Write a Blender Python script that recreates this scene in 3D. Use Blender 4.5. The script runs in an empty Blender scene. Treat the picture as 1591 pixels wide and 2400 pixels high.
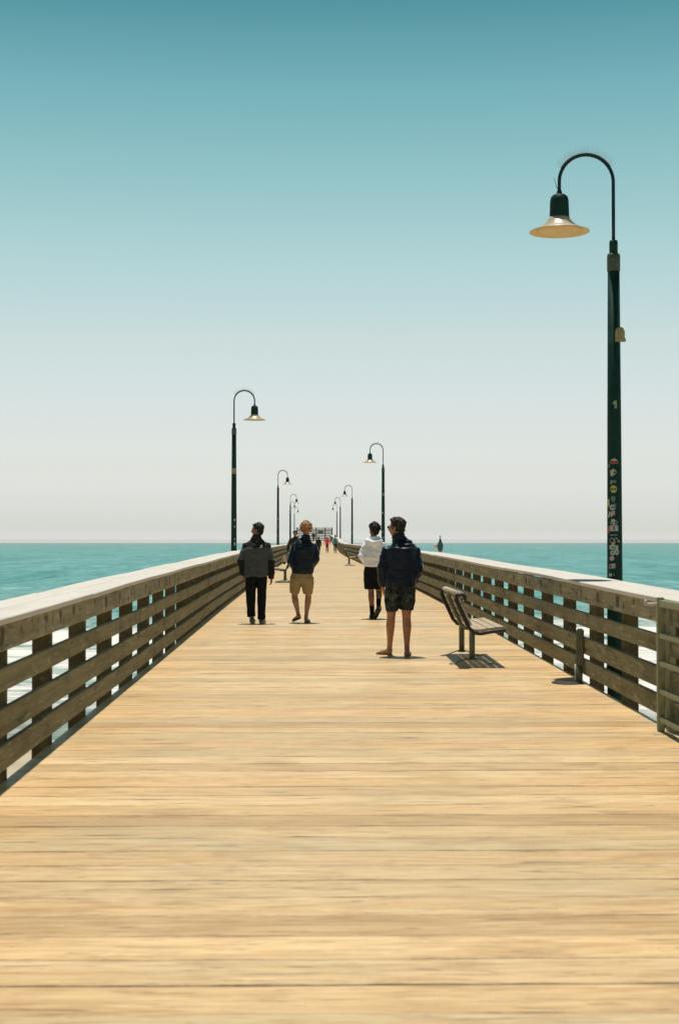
import bpy, bmesh, math, random
from mathutils import Vector, Matrix, noise
R = math.radians
random.seed(7)
scene = bpy.context.scene
COL = scene.collection
F = 3333.0            # focal length in pixels of the photograph
EYE = 1.577

# ------------------------------------------------------------ camera
cam_d = bpy.data.cameras.new('camera'); cam = bpy.data.objects.new('camera', cam_d); COL.objects.link(cam)
cam.location = (0, 0, EYE); cam.rotation_euler = (R(90 + 1.203), 0, R(-0.971))
cam_d.sensor_fit = 'VERTICAL'; cam_d.sensor_height = 36; cam_d.sensor_width = 24; cam_d.lens = 50
cam_d.clip_start = 0.1; cam_d.clip_end = 40000
cam_d.dof.use_dof = True; cam_d.dof.focus_distance = 27; cam_d.dof.aperture_fstop = 4.2
scene.camera = cam

# ------------------------------------------------------------ world
SUN_EL, SUN_AZ = 79.0, -6.0        # azimuth in degrees clockwise from +Y
world = bpy.data.worlds.new('World'); scene.world = world; world.use_nodes = True
wn = world.node_tree; wn.nodes.clear()
wo = wn.nodes.new('ShaderNodeOutputWorld'); bg = wn.nodes.new('ShaderNodeBackground')
sky = wn.nodes.new('ShaderNodeTexSky'); sky.sky_type = 'NISHITA'; sky.sun_disc = False
sky.sun_elevation = R(SUN_EL); sky.sun_rotation = R(SUN_AZ); sky.dust_density = 1.5; sky.ozone_density = 1.0
tc = wn.nodes.new('ShaderNodeTexCoord'); sp = wn.nodes.new('ShaderNodeSeparateXYZ')
ramp = wn.nodes.new('ShaderNodeValToRGB')
mulc = wn.nodes.new('ShaderNodeMix'); mulc.data_type = 'RGBA'; mulc.blend_type = 'MULTIPLY'; mulc.inputs[0].default_value = 1
SKY_GRADE = [(0.0, (4.5, 4.75, 5.3)), (0.0013, (4.2, 4.4, 4.95)), (0.0027, (3.65, 3.83, 4.3)), (0.0041, (3.05, 3.25, 3.7)), (0.009, (2.39, 2.604, 2.979)), (0.0165, (2.084, 2.253, 2.622)), (0.0294, (1.822, 1.891, 2.171)), (0.0509, (1.709, 1.633, 1.704)), (0.0807, (1.712, 1.533, 1.448)), (0.1396, (1.724, 1.554, 1.246)), (0.1971, (1.471, 1.571, 1.17)), (0.2526, (1.101, 1.453, 1.042)), (0.3057, (0.747, 1.268, 0.933)), (0.3551, (0.402, 0.938, 0.715)), (0.47, (0.13, 0.36, 0.31)), (0.9, (0.05, 0.16, 0.15))]
# hazy coastal air: the clear-sky model is lifted near the horizon and turned towards teal higher up
wn.links.new(tc.outputs['Generated'], sp.inputs[0]); wn.links.new(sp.outputs['Z'], ramp.inputs[0])
wn.links.new(sky.outputs[0], mulc.inputs[6]); wn.links.new(ramp.outputs[0], mulc.inputs[7])
mul4 = wn.nodes.new('ShaderNodeVectorMath'); mul4.operation = 'SCALE'; mul4.inputs['Scale'].default_value = 4.0
wn.links.new(mulc.outputs[2], mul4.inputs[0]); wn.links.new(mul4.outputs[0], bg.inputs[0]); wn.links.new(bg.outputs[0], wo.inputs[0])
bg.inputs[1].default_value = 0.1
for i, (p, c) in enumerate(SKY_GRADE):
    e = ramp.color_ramp.elements[i] if i < 2 else ramp.color_ramp.elements.new(p)
    e.position = p; e.color = (c[0]/4, c[1]/4, c[2]/4, 1)

# ------------------------------------------------------------ sun
sd = bpy.data.lights.new('sun', 'SUN'); sd.energy = 4.8; sd.angle = R(0.53); sd.color = (1.0, 0.92, 0.81)
so = bpy.data.objects.new('sun', sd); COL.objects.link(so)
sv = Vector((math.sin(R(SUN_AZ)) * math.cos(R(SUN_EL)), math.cos(R(SUN_AZ)) * math.cos(R(SUN_EL)), math.sin(R(SUN_EL))))
so.rotation_euler = sv.to_track_quat('Z', 'Y').to_euler(); so.location = (0, 0, 30)
vs = scene.view_settings
vs.view_transform = 'Standard'; vs.look = 'None'; vs.gamma = 1; vs.exposure = 0.0
try: vs.use_curve_mapping = False
except Exception: pass

# ------------------------------------------------------------ helpers: objects
def tag(o, label=None, cat=None, group=None, kind=None):
    if label: o['label'] = label
    if cat: o['category'] = cat
    if group: o['group'] = group
    if kind: o['kind'] = kind
    return o
def mat_list(me, mats):
    for m in (mats if isinstance(mats, (list, tuple)) else [mats]): me.materials.append(m)
def obj(name, bm, mats, parent=None, smooth=True, loc=None):
    if isinstance(bm, bpy.types.Mesh): me = bm
    else:
        me = bpy.data.meshes.new(name); bm.to_mesh(me); bm.free()
    me.name = name
    mat_list(me, mats)
    if smooth:
        for p in me.polygons: p.use_smooth = True
    o = bpy.data.objects.new(name, me); COL.objects.link(o)
    if parent: o.parent = parent
    if loc: o.location = loc
    return o
def thing(name, label, cat, loc=(0, 0, 0), rz=0, group=None):
    o = bpy.data.objects.new(name, None); COL.objects.link(o); o.empty_display_size = 0.2
    o.location = loc; o.rotation_euler = (0, 0, rz)
    return tag(o, label, cat, group)
def dup(root, loc, rz, label, group=None):
    r = root.copy(); COL.objects.link(r); r.location = loc; r.rotation_euler = (0, 0, rz); r['label'] = label
    if group: r['group'] = group
    for ch in root.children:
        c = ch.copy(); COL.objects.link(c); c.parent = r
        for g in ch.children:
            d = g.copy(); COL.objects.link(d); d.parent = c
    return r
# ------------------------------------------------------------ helpers: shapes
def box(bm, x0, x1, y0, y1, z0, z1, mi=0):
    v = [bm.verts.new(p) for p in ((x0,y0,z0),(x1,y0,z0),(x1,y1,z0),(x0,y1,z0),(x0,y0,z1),(x1,y0,z1),(x1,y1,z1),(x0,y1,z1))]
    for f in ((0,3,2,1),(4,5,6,7),(0,1,5,4),(1,2,6,5),(2,3,7,6),(3,0,4,7)):
        fc = bm.faces.new([v[i] for i in f]); fc.material_index = mi
def beam(bm, pts, prof):
    """pts: list of centre points, prof(i, p) -> ring of 3D points"""
    rings = [[bm.verts.new(q) for q in prof(i, p)] for i, p in enumerate(pts)]
    n = len(rings[0])
    for a, b in zip(rings, rings[1:]):
        for k in range(n): bm.faces.new((a[k], a[(k+1) % n], b[(k+1) % n], b[k]))
    bm.faces.new(list(reversed(rings[0]))); bm.faces.new(rings[-1])
    bmesh.ops.recalc_face_normals(bm, faces=bm.faces[:])
def tube(bm, pts, rad, seg=12, round_end=True, side=None):
    """rad: per point r or (r_side, r_other). Closed tapered tube."""
    pts = [Vector(p) for p in pts]; n = len(pts)
    rr = [(r, r) if isinstance(r, (int, float)) else r for r in (rad if isinstance(rad, list) else [rad] * n)]
    if round_end:
        d0 = (pts[0] - pts[1]).normalized(); d1 = (pts[-1] - pts[-2]).normalized()
        m0 = min(rr[0]); m1 = min(rr[-1])
        pre = []; post = []
        for a in (80, 55, 28):
            c, s = math.cos(R(a)), math.sin(R(a))
            pre.append((pts[0] + d0 * m0 * s, (rr[0][0] * c, rr[0][1] * c)))
            post.insert(0, (pts[-1] + d1 * m1 * s, (rr[-1][0] * c, rr[-1][1] * c)))
        L = pre + list(zip(pts, rr)) + post
        pts = [a for a, _ in L]; rr = [b for _, b in L]; n = len(pts)
    prev = Vector(side).normalized() if side is not None else None
    rings = []
    for i in range(n):
        t = (pts[min(i+1, n-1)] - pts[max(i-1, 0)])
        t = t.normalized() if t.length > 1e-9 else Vector((0, 0, 1))
        if prev is None:
            prev = Vector((1, 0, 0)) if abs(t.x) < 0.9 else Vector((0, 1, 0))
        u = (prev - t * prev.dot(t))
        u = u.normalized() if u.length > 1e-6 else t.orthogonal().normalized()
        w = t.cross(u); prev = u
        ring = []
        for k in range(seg):
            a = 2 * math.pi * k / seg
            ring.append(bm.verts.new(pts[i] + u * math.cos(a) * rr[i][0] + w * math.sin(a) * rr[i][1]))
        rings.append(ring)
    for a, b in zip(rings, rings[1:]):
        for k in range(seg): bm.faces.new((a[k], a[(k+1) % seg], b[(k+1) % seg], b[k]))
    bm.faces.new(list(reversed(rings[0]))); bm.faces.new(rings[-1])
def ellip(bm, c, r, rot=None, u=14, v=10):
    M = Matrix.Translation(Vector(c)) @ (rot.to_4x4() if rot else Matrix.Identity(4)) @ Matrix.Diagonal((r[0], r[1], r[2], 1))
    bmesh.ops.create_uvsphere(bm, u_segments=u, v_segments=v, radius=1, matrix=M)
def lathe(bm, prof, c=(0, 0, 0), seg=32, close=False):
    rings = []
    for r, z in prof:
        rings.append([bm.verts.new((c[0] + r * math.cos(2*math.pi*k/seg), c[1] + r * math.sin(2*math.pi*k/seg), c[2] + z)) for k in range(seg)])
    if close: rings.append(rings[0])
    for a, b in zip(rings, rings[1:]):
        for k in range(seg): bm.faces.new((a[k], a[(k+1) % seg], b[(k+1) % seg], b[k]))
    if not close:
        bm.faces.new(list(reversed(rings[0]))); bm.faces.new(rings[-1])
def remesh(bm, vox, smooth=2, fac=0.5):
    me = bpy.data.meshes.new('tmp'); bm.to_mesh(me); bm.free()
    ob = bpy.data.objects.new('tmp', me); COL.objects.link(ob)
    m = ob.modifiers.new('r', 'REMESH'); m.mode = 'VOXEL'; m.voxel_size = vox
    if smooth:
        s = ob.modifiers.new('s', 'SMOOTH'); s.iterations = smooth; s.factor = fac
    dg = bpy.context.evaluated_depsgraph_get(); dg.update()
    new = bpy.data.meshes.new_from_object(ob.evaluated_get(dg))
    bpy.data.objects.remove(ob); bpy.data.meshes.remove(me)
    return new
def displace(me, fn):
    ns = [v.normal.copy() for v in me.vertices]
    for v, n in zip(me.vertices, ns): v.co += n * fn(v.co, n)

# ------------------------------------------------------------ materials
def M(name): 
    m = bpy.data.materials.new(name); m.use_nodes = True
    return m, m.node_tree, m.node_tree.nodes['Principled BSDF']
def N(nt, t, **kw):
    n = nt.nodes.new(t)
    for k, v in kw.items():
        if hasattr(n, k): setattr(n, k, v)
        else: n.inputs[k].default_value = v
    return n
def rampn(nt, stops, src):
    r = nt.nodes.new('ShaderNodeValToRGB')
    while len(r.color_ramp.elements) < len(stops): r.color_ramp.elements.new(0.5)
    for e, (p, c) in zip(r.color_ramp.elements, stops):
        e.position = p; e.color = (*c, 1) if len(c) == 3 else c
    nt.links.new(src, r.inputs[0]); return r
def mapped(nt, scale, coord='Object', loc=(0, 0, 0)):
    if coord == 'World':
        t = nt.nodes.new('ShaderNodeNewGeometry'); out = t.outputs['Position']
    else:
        t = nt.nodes.new('ShaderNodeTexCoord'); out = t.outputs[coord]
    mp = nt.nodes.new('ShaderNodeMapping'); mp.inputs['Scale'].default_value = scale; mp.inputs['Location'].default_value = loc
    nt.links.new(out, mp.inputs[0]); return mp.outputs[0]
def noisen(nt, vec, scale, detail=4, rough=0.55, dist=0.0):
    n = nt.nodes.new('ShaderNodeTexNoise'); n.inputs['Scale'].default_value = scale
    n.inputs['Detail'].default_value = detail; n.inputs['Roughness'].default_value = rough; n.inputs['Distortion'].default_value = dist
    nt.links.new(vec, n.inputs['Vector']); return n.outputs['Fac']
def mixc(nt, a, b, fac, mode='MIX'):
    m = nt.nodes.new('ShaderNodeMix'); m.data_type = 'RGBA'; m.blend_type = mode
    for s, i in ((a, 6), (b, 7)):
        if isinstance(s, tuple): m.inputs[i].default_value = (*s, 1)
        else: nt.links.new(s, m.inputs[i])
    if isinstance(fac, (int, float)): m.inputs[0].default_value = fac
    else: nt.links.new(fac, m.inputs[0])
    return m.outputs[2]
def mathn(nt, op, a, b=None, c=None, clamp=False):
    m = nt.nodes.new('ShaderNodeMath'); m.operation = op; m.use_clamp = clamp
    for i, s in enumerate((a, b, c)):
        if s is None: continue
        if isinstance(s, (int, float)): m.inputs[i].default_value = s
        else: nt.links.new(s, m.inputs[i])
    return m.outputs[0]
def smooth(nt, v, a, b, lo=0.0, hi=1.0):
    m = nt.nodes.new('ShaderNodeMapRange'); m.interpolation_type = 'SMOOTHSTEP'
    nt.links.new(v, m.inputs[0]); m.inputs[1].default_value = a; m.inputs[2].default_value = b
    m.inputs[3].default_value = lo; m.inputs[4].default_value = hi
    return m.outputs[0]
def bumpn(nt, b, h, strength, dist):
    n = nt.nodes.new('ShaderNodeBump'); n.inputs['Strength'].default_value = strength; n.inputs['Distance'].default_value = dist
    nt.links.new(h, n.inputs['Height']); nt.links.new(n.outputs[0], b.inputs['Normal'])

def mat_deck():
    m, nt, b = M('deck_wood')
    geo = nt.nodes.new('ShaderNodeNewGeometry'); isl = geo.outputs['Random Per Island']
    cb = nt.nodes.new('ShaderNodeCombineXYZ')
    nt.links.new(mathn(nt, 'MULTIPLY', isl, 37.0), cb.inputs[0]); nt.links.new(mathn(nt, 'MULTIPLY', isl, 91.0), cb.inputs[2])
    va = nt.nodes.new('ShaderNodeVectorMath'); va.operation = 'ADD'
    nt.links.new(geo.outputs['Position'], va.inputs[0]); nt.links.new(cb.outputs[0], va.inputs[1])
    def mp(s):
        q = nt.nodes.new('ShaderNodeMapping'); q.inputs['Scale'].default_value = s; nt.links.new(va.outputs[0], q.inputs[0]); return q.outputs[0]
    fine = noisen(nt, mp((2.6, 75, 1)), 1.0, 6, 0.65, 0.8)
    med = noisen(nt, mp((1.2, 14, 1)), 1.0, 5, 0.62, 1.6)
    strk = noisen(nt, mp((2.6, 30, 1)), 1.0, 5, 0.65, 1.2)
    pale = noisen(nt, mp((2.6, 30, 1.0)), 1.0, 5, 0.65, 1.0)
    big = noisen(nt, mapped(nt, (0.6, 0.9, 1), 'World'), 1.0, 4, 0.6)
    big2 = noisen(nt, mapped(nt, (1.5, 3.2, 1), 'World', (9, 2, 0)), 1.0, 5, 0.7)
    crack = noisen(nt, mp((2.2, 34, 1)), 1.0, 3, 0.5, 0.6)
    grain = rampn(nt, [(0.25, (0.41, 0.255, 0.11)), (0.43, (0.61, 0.44, 0.225)), (0.60, (0.71, 0.54, 0.31)), (0.80, (0.79, 0.64, 0.42))], med)
    c = mixc(nt, grain.outputs[0], (0.32, 0.165, 0.055), smooth(nt, strk, 0.55, 0.64, 0, 0.75))
    c = mixc(nt, c, (0.28, 0.165, 0.07), smooth(nt, fine, 0.50, 0.72, 0, 0.6))
    c = mixc(nt, c, (0.74, 0.62, 0.43), smooth(nt, pale, 0.58, 0.72, 0, 0.7))
    tone = rampn(nt, [(0.0, (0.78, 0.70, 0.60)), (0.3, (1.0, 0.96, 0.90)), (0.5, (0.86, 0.88, 0.88)), (0.75, (1.02, 0.92, 0.78)), (1.0, (1.10, 1.08, 1.04))], isl)
    c = mixc(nt, c, tone.outputs[0], 1.0, 'MULTIPLY')
    c = mixc(nt, c, (0.38, 0.31, 0.18), smooth(nt, big, 0.50, 0.76, 0, 0.5))
    c = mixc(nt, c, (0.38, 0.23, 0.10), smooth(nt, big2, 0.50, 0.70, 0, 0.6))
    c = mixc(nt, c, (0.07, 0.045, 0.02), smooth(nt, crack, 0.64, 0.70, 0, 0.8))
    pa = nt.nodes.new('ShaderNodeAttribute'); pa.attribute_name = 'plank'
    ps = nt.nodes.new('ShaderNodeSeparateXYZ'); nt.links.new(pa.outputs['Vector'], ps.inputs[0])
    wob = mathn(nt, 'MULTIPLY', mathn(nt, 'SUBTRACT', noisen(nt, mp((2.5, 1, 1)), 1.0, 5, 0.7), 0.5), 0.16)
    pt = mathn(nt, 'ADD', ps.outputs[0], wob)
    edge = mathn(nt, 'MAXIMUM', smooth(nt, pt, 0.06, 0.0), smooth(nt, pt, 0.945, 1.01))
    seam = mathn(nt, 'MULTIPLY', edge, smooth(nt, noisen(nt, mp((1.7, 0.5, 1)), 1.0, 5, 0.7), 0.42, 0.62, 0.25, 1.0))
    c = mixc(nt, c, (0.15, 0.085, 0.035), seam)
    nt.links.new(c, b.inputs['Base Color']); b.inputs['Roughness'].default_value = 0.45
    b.inputs['Specular IOR Level'].default_value = 0.75
    h = mathn(nt, 'ADD', mathn(nt, 'MULTIPLY', fine, 0.6), mathn(nt, 'MULTIPLY', med, 0.8))
    bumpn(nt, b, h, 0.4, 0.010)
    return m
def mat_wood(name, dark, mid, light, streaks=False, grain=(30, 0.7, 22), bump=0.4, blotch=0.5):
    m, nt, b = M(name)
    fine = noisen(nt, mapped(nt, grain, 'World'), 1.0, 6, 0.62, 0.3)
    med = noisen(nt, mapped(nt, (6, 0.9, 6), 'World'), 1.0, 4, 0.6)
    g = rampn(nt, [(0.3, dark), (0.5, mid), (0.72, light)], mathn(nt, 'ADD', mathn(nt, 'MULTIPLY', fine, 0.55), mathn(nt, 'MULTIPLY', med, 0.45)))
    c = g.outputs[0]
    bl = noisen(nt, mapped(nt, (2, 1.3, 2), 'World'), 1.0, 3, 0.5)
    c = mixc(nt, c, tuple(x * 0.62 for x in dark), smooth(nt, bl, 0.5, 0.75, 0, blotch))
    wn_ = noisen(nt, mapped(nt, (14, 3.5, 30), 'World', (4, 4, 4)), 1.0, 6, 0.75)
    c = mixc(nt, c, tuple(min(1, x * 1.5) for x in light), smooth(nt, wn_, 0.54, 0.66, 0, 0.6 if blotch > 0.2 else 0.12))
    wm_ = noisen(nt, mapped(nt, (9, 2.2, 12), 'World', (1, 8, 2)), 1.0, 5, 0.7)
    c = mixc(nt, c, tuple(x * 0.35 for x in dark), smooth(nt, wm_, 0.56, 0.68, 0, 0.7 if blotch > 0.2 else 0.12))
    if streaks:   # rust and drip marks that run down from the cap fixings
        uv = nt.nodes.new('ShaderNodeAttribute'); uv.attribute_name = 'board'
        sp_ = nt.nodes.new('ShaderNodeSeparateXYZ'); nt.links.new(uv.outputs['Vector'], sp_.inputs[0])
        cb = nt.nodes.new('ShaderNodeCombineXYZ'); nt.links.new(mathn(nt, 'MULTIPLY', sp_.outputs[0], 7.0), cb.inputs[0])
        nt.links.new(mathn(nt, 'MULTIPLY', sp_.outputs[1], 0.7), cb.inputs[1])
        st = noisen(nt, cb.outputs[0], 1.0, 2, 0.5)
        band = mathn(nt, 'MULTIPLY', smooth(nt, sp_.outputs[1], 0.12, 0.35), smooth(nt, sp_.outputs[1], 1.0, 0.75))
        c = mixc(nt, c, (0.05, 0.045, 0.03), mathn(nt, 'MULTIPLY', smooth(nt, st, 0.57, 0.63, 0, 0.85), band))
    nt.links.new(c, b.inputs['Base Color']); b.inputs['Roughness'].default_value = 0.85
    b.inputs['Specular IOR Level'].default_value = 0.2
    bumpn(nt, b, fine, bump, 0.01)
    return m
def mat_paint(name, col, rough=0.4, var=0.25, scale=18, metal=0.0, chip=None, spec=0.5):
    m, nt, b = M(name)
    n = noisen(nt, mapped(nt, (1, 1, 0.6)), scale, 5, 0.6)
    c = rampn(nt, [(0.3, tuple(x * (1 - var) for x in col)), (0.7, tuple(min(1, x * (1 + var)) for x in col))], n).outputs[0]
    if chip:
        n2 = noisen(nt, mapped(nt, (1, 1, 1), loc=(5, 3, 1)), scale * 1.7, 5, 0.65)
        c = mixc(nt, c, chip, smooth(nt, n2, 0.62, 0.68, 0, 0.8))
    nt.links.new(c, b.inputs['Base Color']); b.inputs['Roughness'].default_value = rough; b.inputs['Metallic'].default_value = metal
    b.inputs['Specular IOR Level'].default_value = spec
    nt.links.new(smooth(nt, n, 0.2, 0.8, rough * 0.8, min(1, rough * 1.25)), b.inputs['Roughness'])
    bumpn(nt, b, n, 0.12, 0.004)
    return m
def mat_cloth(name, col, rough=0.85, var=0.3, sheen=0.0, scale=30, spec=0.3, patches=None):
    m, nt, b = M(name)
    n = noisen(nt, mapped(nt, (1, 1, 1)), scale, 4, 0.6)
    c = rampn(nt, [(0.3, tuple(x * (1 - var) for x in col)), (0.7, tuple(min(1, x * (1 + var)) for x in col))], n).outputs[0]
    if patches:
        for i, (pc, sc, lo) in enumerate(patches):
            q = noisen(nt, mapped(nt, (1, 1, 1), loc=(i * 7.3, i * 3.1, 2)), sc, 2, 0.5)
            c = mixc(nt, c, pc, smooth(nt, q, lo, lo + 0.02))
    nt.links.new(c, b.inputs['Base Color']); b.inputs['Roughness'].default_value = rough
    b.inputs['Specular IOR Level'].default_value = spec; b.inputs['Sheen Weight'].default_value = sheen
    bumpn(nt, b, n, 0.25, 0.004)
    return m

mD = mat_deck()
mRail = mat_wood('rail_wood', (0.13, 0.118, 0.065), (0.21, 0.19, 0.11), (0.33, 0.30, 0.195))
mTop = mat_wood('top_board_wood', (0.165, 0.15, 0.09), (0.255, 0.232, 0.15), (0.38, 0.35, 0.25), streaks=True)
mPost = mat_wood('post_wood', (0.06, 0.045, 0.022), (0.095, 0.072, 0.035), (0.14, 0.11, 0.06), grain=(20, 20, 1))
mCap = mat_wood('cap_wood', (0.49, 0.465, 0.43), (0.57, 0.545, 0.505), (0.62, 0.595, 0.56), bump=0.2, blotch=0.12)
mGreen = mat_paint('lamp_green_paint', (0.008, 0.036, 0.030), 0.55, 0.3, 14, spec=0.1)
mGreenC = mat_paint('chipped_green_paint', (0.03, 0.06, 0.045), 0.6, 0.4, 20, chip=(0.30, 0.25, 0.13))
mArm = mat_paint('arm_paint', (0.010, 0.032, 0.036), 0.7, 0.3, 10, spec=0.15)
mShade = mat_paint('shade_enamel', (0.42, 0.36, 0.26), 0.36, 0.2, 9, spec=0.8)
mInner = mat_paint('shade_lining', (0.55, 0.42, 0.19), 0.6, 0.12, 5)
mSpike = mat_paint('spike_wire', (0.28, 0.24, 0.18), 0.5, 0.1)
mBox = mat_paint('fixture_box', (0.26, 0.24, 0.11), 0.6, 0.2, 25)
mBenchM = mat_paint('bench_black_iron', (0.008, 0.009, 0.012), 0.5, 0.3)
mBenchP = mat_paint('bench_pedestal_paint', (0.12, 0.14, 0.085), 0.55, 0.25)
mBenchW = mat_wood('bench_wood', (0.30, 0.25, 0.17), (0.40, 0.34, 0.25), (0.48, 0.42, 0.32), blotch=0.1)
mGateM = mat_paint('gate_paint', (0.26, 0.27, 0.16), 0.6, 0.25, 22, chip=(0.40, 0.38, 0.26))

# ------------------------------------------------------------ profile of the pier
def interp(tab):
    xs = [a for a, _ in tab]; ys = [b for _, b in tab]; n = len(xs)
    d = [(ys[i+1]-ys[i])/(xs[i+1]-xs[i]) for i in range(n-1)]
    t = [d[0]] + [0 if d[i-1]*d[i] <= 0 else 2*d[i-1]*d[i]/(d[i-1]+d[i]) for i in range(1, n-1)] + [d[-1]]
    def f(x):
        if x <= xs[0]: return ys[0] + (x - xs[0]) * t[0]
        if x >= xs[-1]: return ys[-1]
        i = max(k for k in range(n-1) if xs[k] <= x)
        h = xs[i+1]-xs[i]; s = (x-xs[i])/h
        return ((2*s**3-3*s*s+1)*ys[i] + (s**3-2*s*s+s)*h*t[i] + (-2*s**3+3*s*s)*ys[i+1] + (s**3-s*s)*h*t[i+1])
    return f
drop = interp([(0, 1.577), (18, 1.455), (35, 1.345), (67, 1.27), (118, 1.22), (146, 1.09), (158, 0.86), (169, 0.64), (194, 0.43), (220, 0.15), (245, -0.03), (266, -0.18), (290, -0.2)])
def dz(y): return EYE - drop(y)
XLf = interp([(0, 1.93), (60, 1.93), (110, 1.94), (146, 1.99), (165, 2.3), (192, 2.92), (266, 3.1), (290, 3.1)])
XRf = interp([(0, 2.81), (45, 2.79), (67, 2.68), (118, 2.54), (169, 2.46), (200, 2.48), (240, 2.60), (266, 2.7), (290, 2.7)])
END = 266.0
def at(px, py, Y):           # a point of the place seen at pixel (px, py), Y metres along the pier
    return Vector(((px - 739) * Y / F, Y, EYE - (py - 1270) * Y / F))

# ------------------------------------------------------------ deck
def build_deck():
    tv = []
    bm = bmesh.new(); y = -3.0; rnd = random.Random(3)
    while y < END + 6:
        w = rnd.choice((0.292, 0.296, 0.298, 0.300))
        gap = rnd.choice((0.0004, 0.0004, 0.0005, 0.0006, 0.001)) if not 4.4 < y < 4.8 else 0.006
        near = y < 40
        nx = 26 if near else 3
        xl, xr = -XLf(y) - 0.038, XRf(y) + 0.038
        z = dz(y + w / 2); zo = rnd.uniform(-0.0007, 0.0007); tilt = rnd.uniform(-0.0006, 0.0006)
        sl = dz(y + w) - dz(y)
        amp = 0.0012 if near else 0
        ph = rnd.uniform(0, 100)
        prand = rnd.random()
        prof = [(0.0, -0.07), (0.0, -0.004), (0.0012, -0.0008), (0.004, 0.0), (w*0.5-gap/2, 0.0015*rnd.uniform(-1, 1)), (w-gap-0.004, 0.0), (w-gap-0.0012, -0.0008), (w-gap, -0.004), (w-gap, -0.07)]
        rings = []
        for i in range(nx + 1):
            x = xl + (xr - xl) * i / nx
            ring = []
            for k, (py, pz) in enumerate(prof):
                jy = amp * noise.noise(Vector((x * 3.0, ph + (0 if k < 4 else 9), 0))) * (1.2 if k in (1, 2, 6, 7) else 0.5)
                jz = amp * noise.noise(Vector((x * 1.2, ph, k * 0.2)))
                zz = z + zo + tilt * (py / w - 0.5) * 2 + sl * (py / w - 0.5) + pz + jz
                if k in (0, 8): jy = 0
                ring.append(bm.verts.new((x, y + py + jy, zz))); tv.append((py / (w - gap), prand, w))
            rings.append(ring)
        for a, b in zip(rings, rings[1:]):
            for k in range(len(prof) - 1):
                bm.faces.new((a[k], b[k], b[k+1], a[k+1]))
        bm.faces.new(rings[0]); bm.faces.new(list(reversed(rings[-1])))
        y += w
    o = obj('pier_deck', bm, mD, smooth=False); at_ = o.data.attributes.new('plank', 'FLOAT_VECTOR', 'POINT'); at_.data.foreach_set('vector', [q for t_ in tv for q in t_]); tag(o, kind='structure')
    bm = bmesh.new()   # joists and stringers below the planks
    ys = [-3 + 3 * i for i in range(int((END + 9) / 3) + 1)]
    for s in (-1.0, -0.5, -0.02, 0.35, 0.68, 1.0):
        beam(bm, ys, lambda i, y, s=s: [((x), y, dz(y) + z) for x, z in ((((XLf(y)-.10) if s < 0 else (XRf(y)-.10))*s - 0.09, -0.42), (((XLf(y)-.10) if s < 0 else (XRf(y)-.10))*s + 0.09, -0.42), (((XLf(y)-.10) if s < 0 else (XRf(y)-.10))*s + 0.09, -0.08), (((XLf(y)-.10) if s < 0 else (XRf(y)-.10))*s - 0.09, -0.08))])
    beam(bm, ys, lambda i, y: [(x, y, dz(y) + z) for x, z in ((-XLf(y), -0.50), (XRf(y), -0.50), (XRf(y), -0.43), (-XLf(y), -0.43))])
    tag(obj('pier_framing', bm, mPost, smooth=False), kind='structure')
build_deck()

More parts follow.
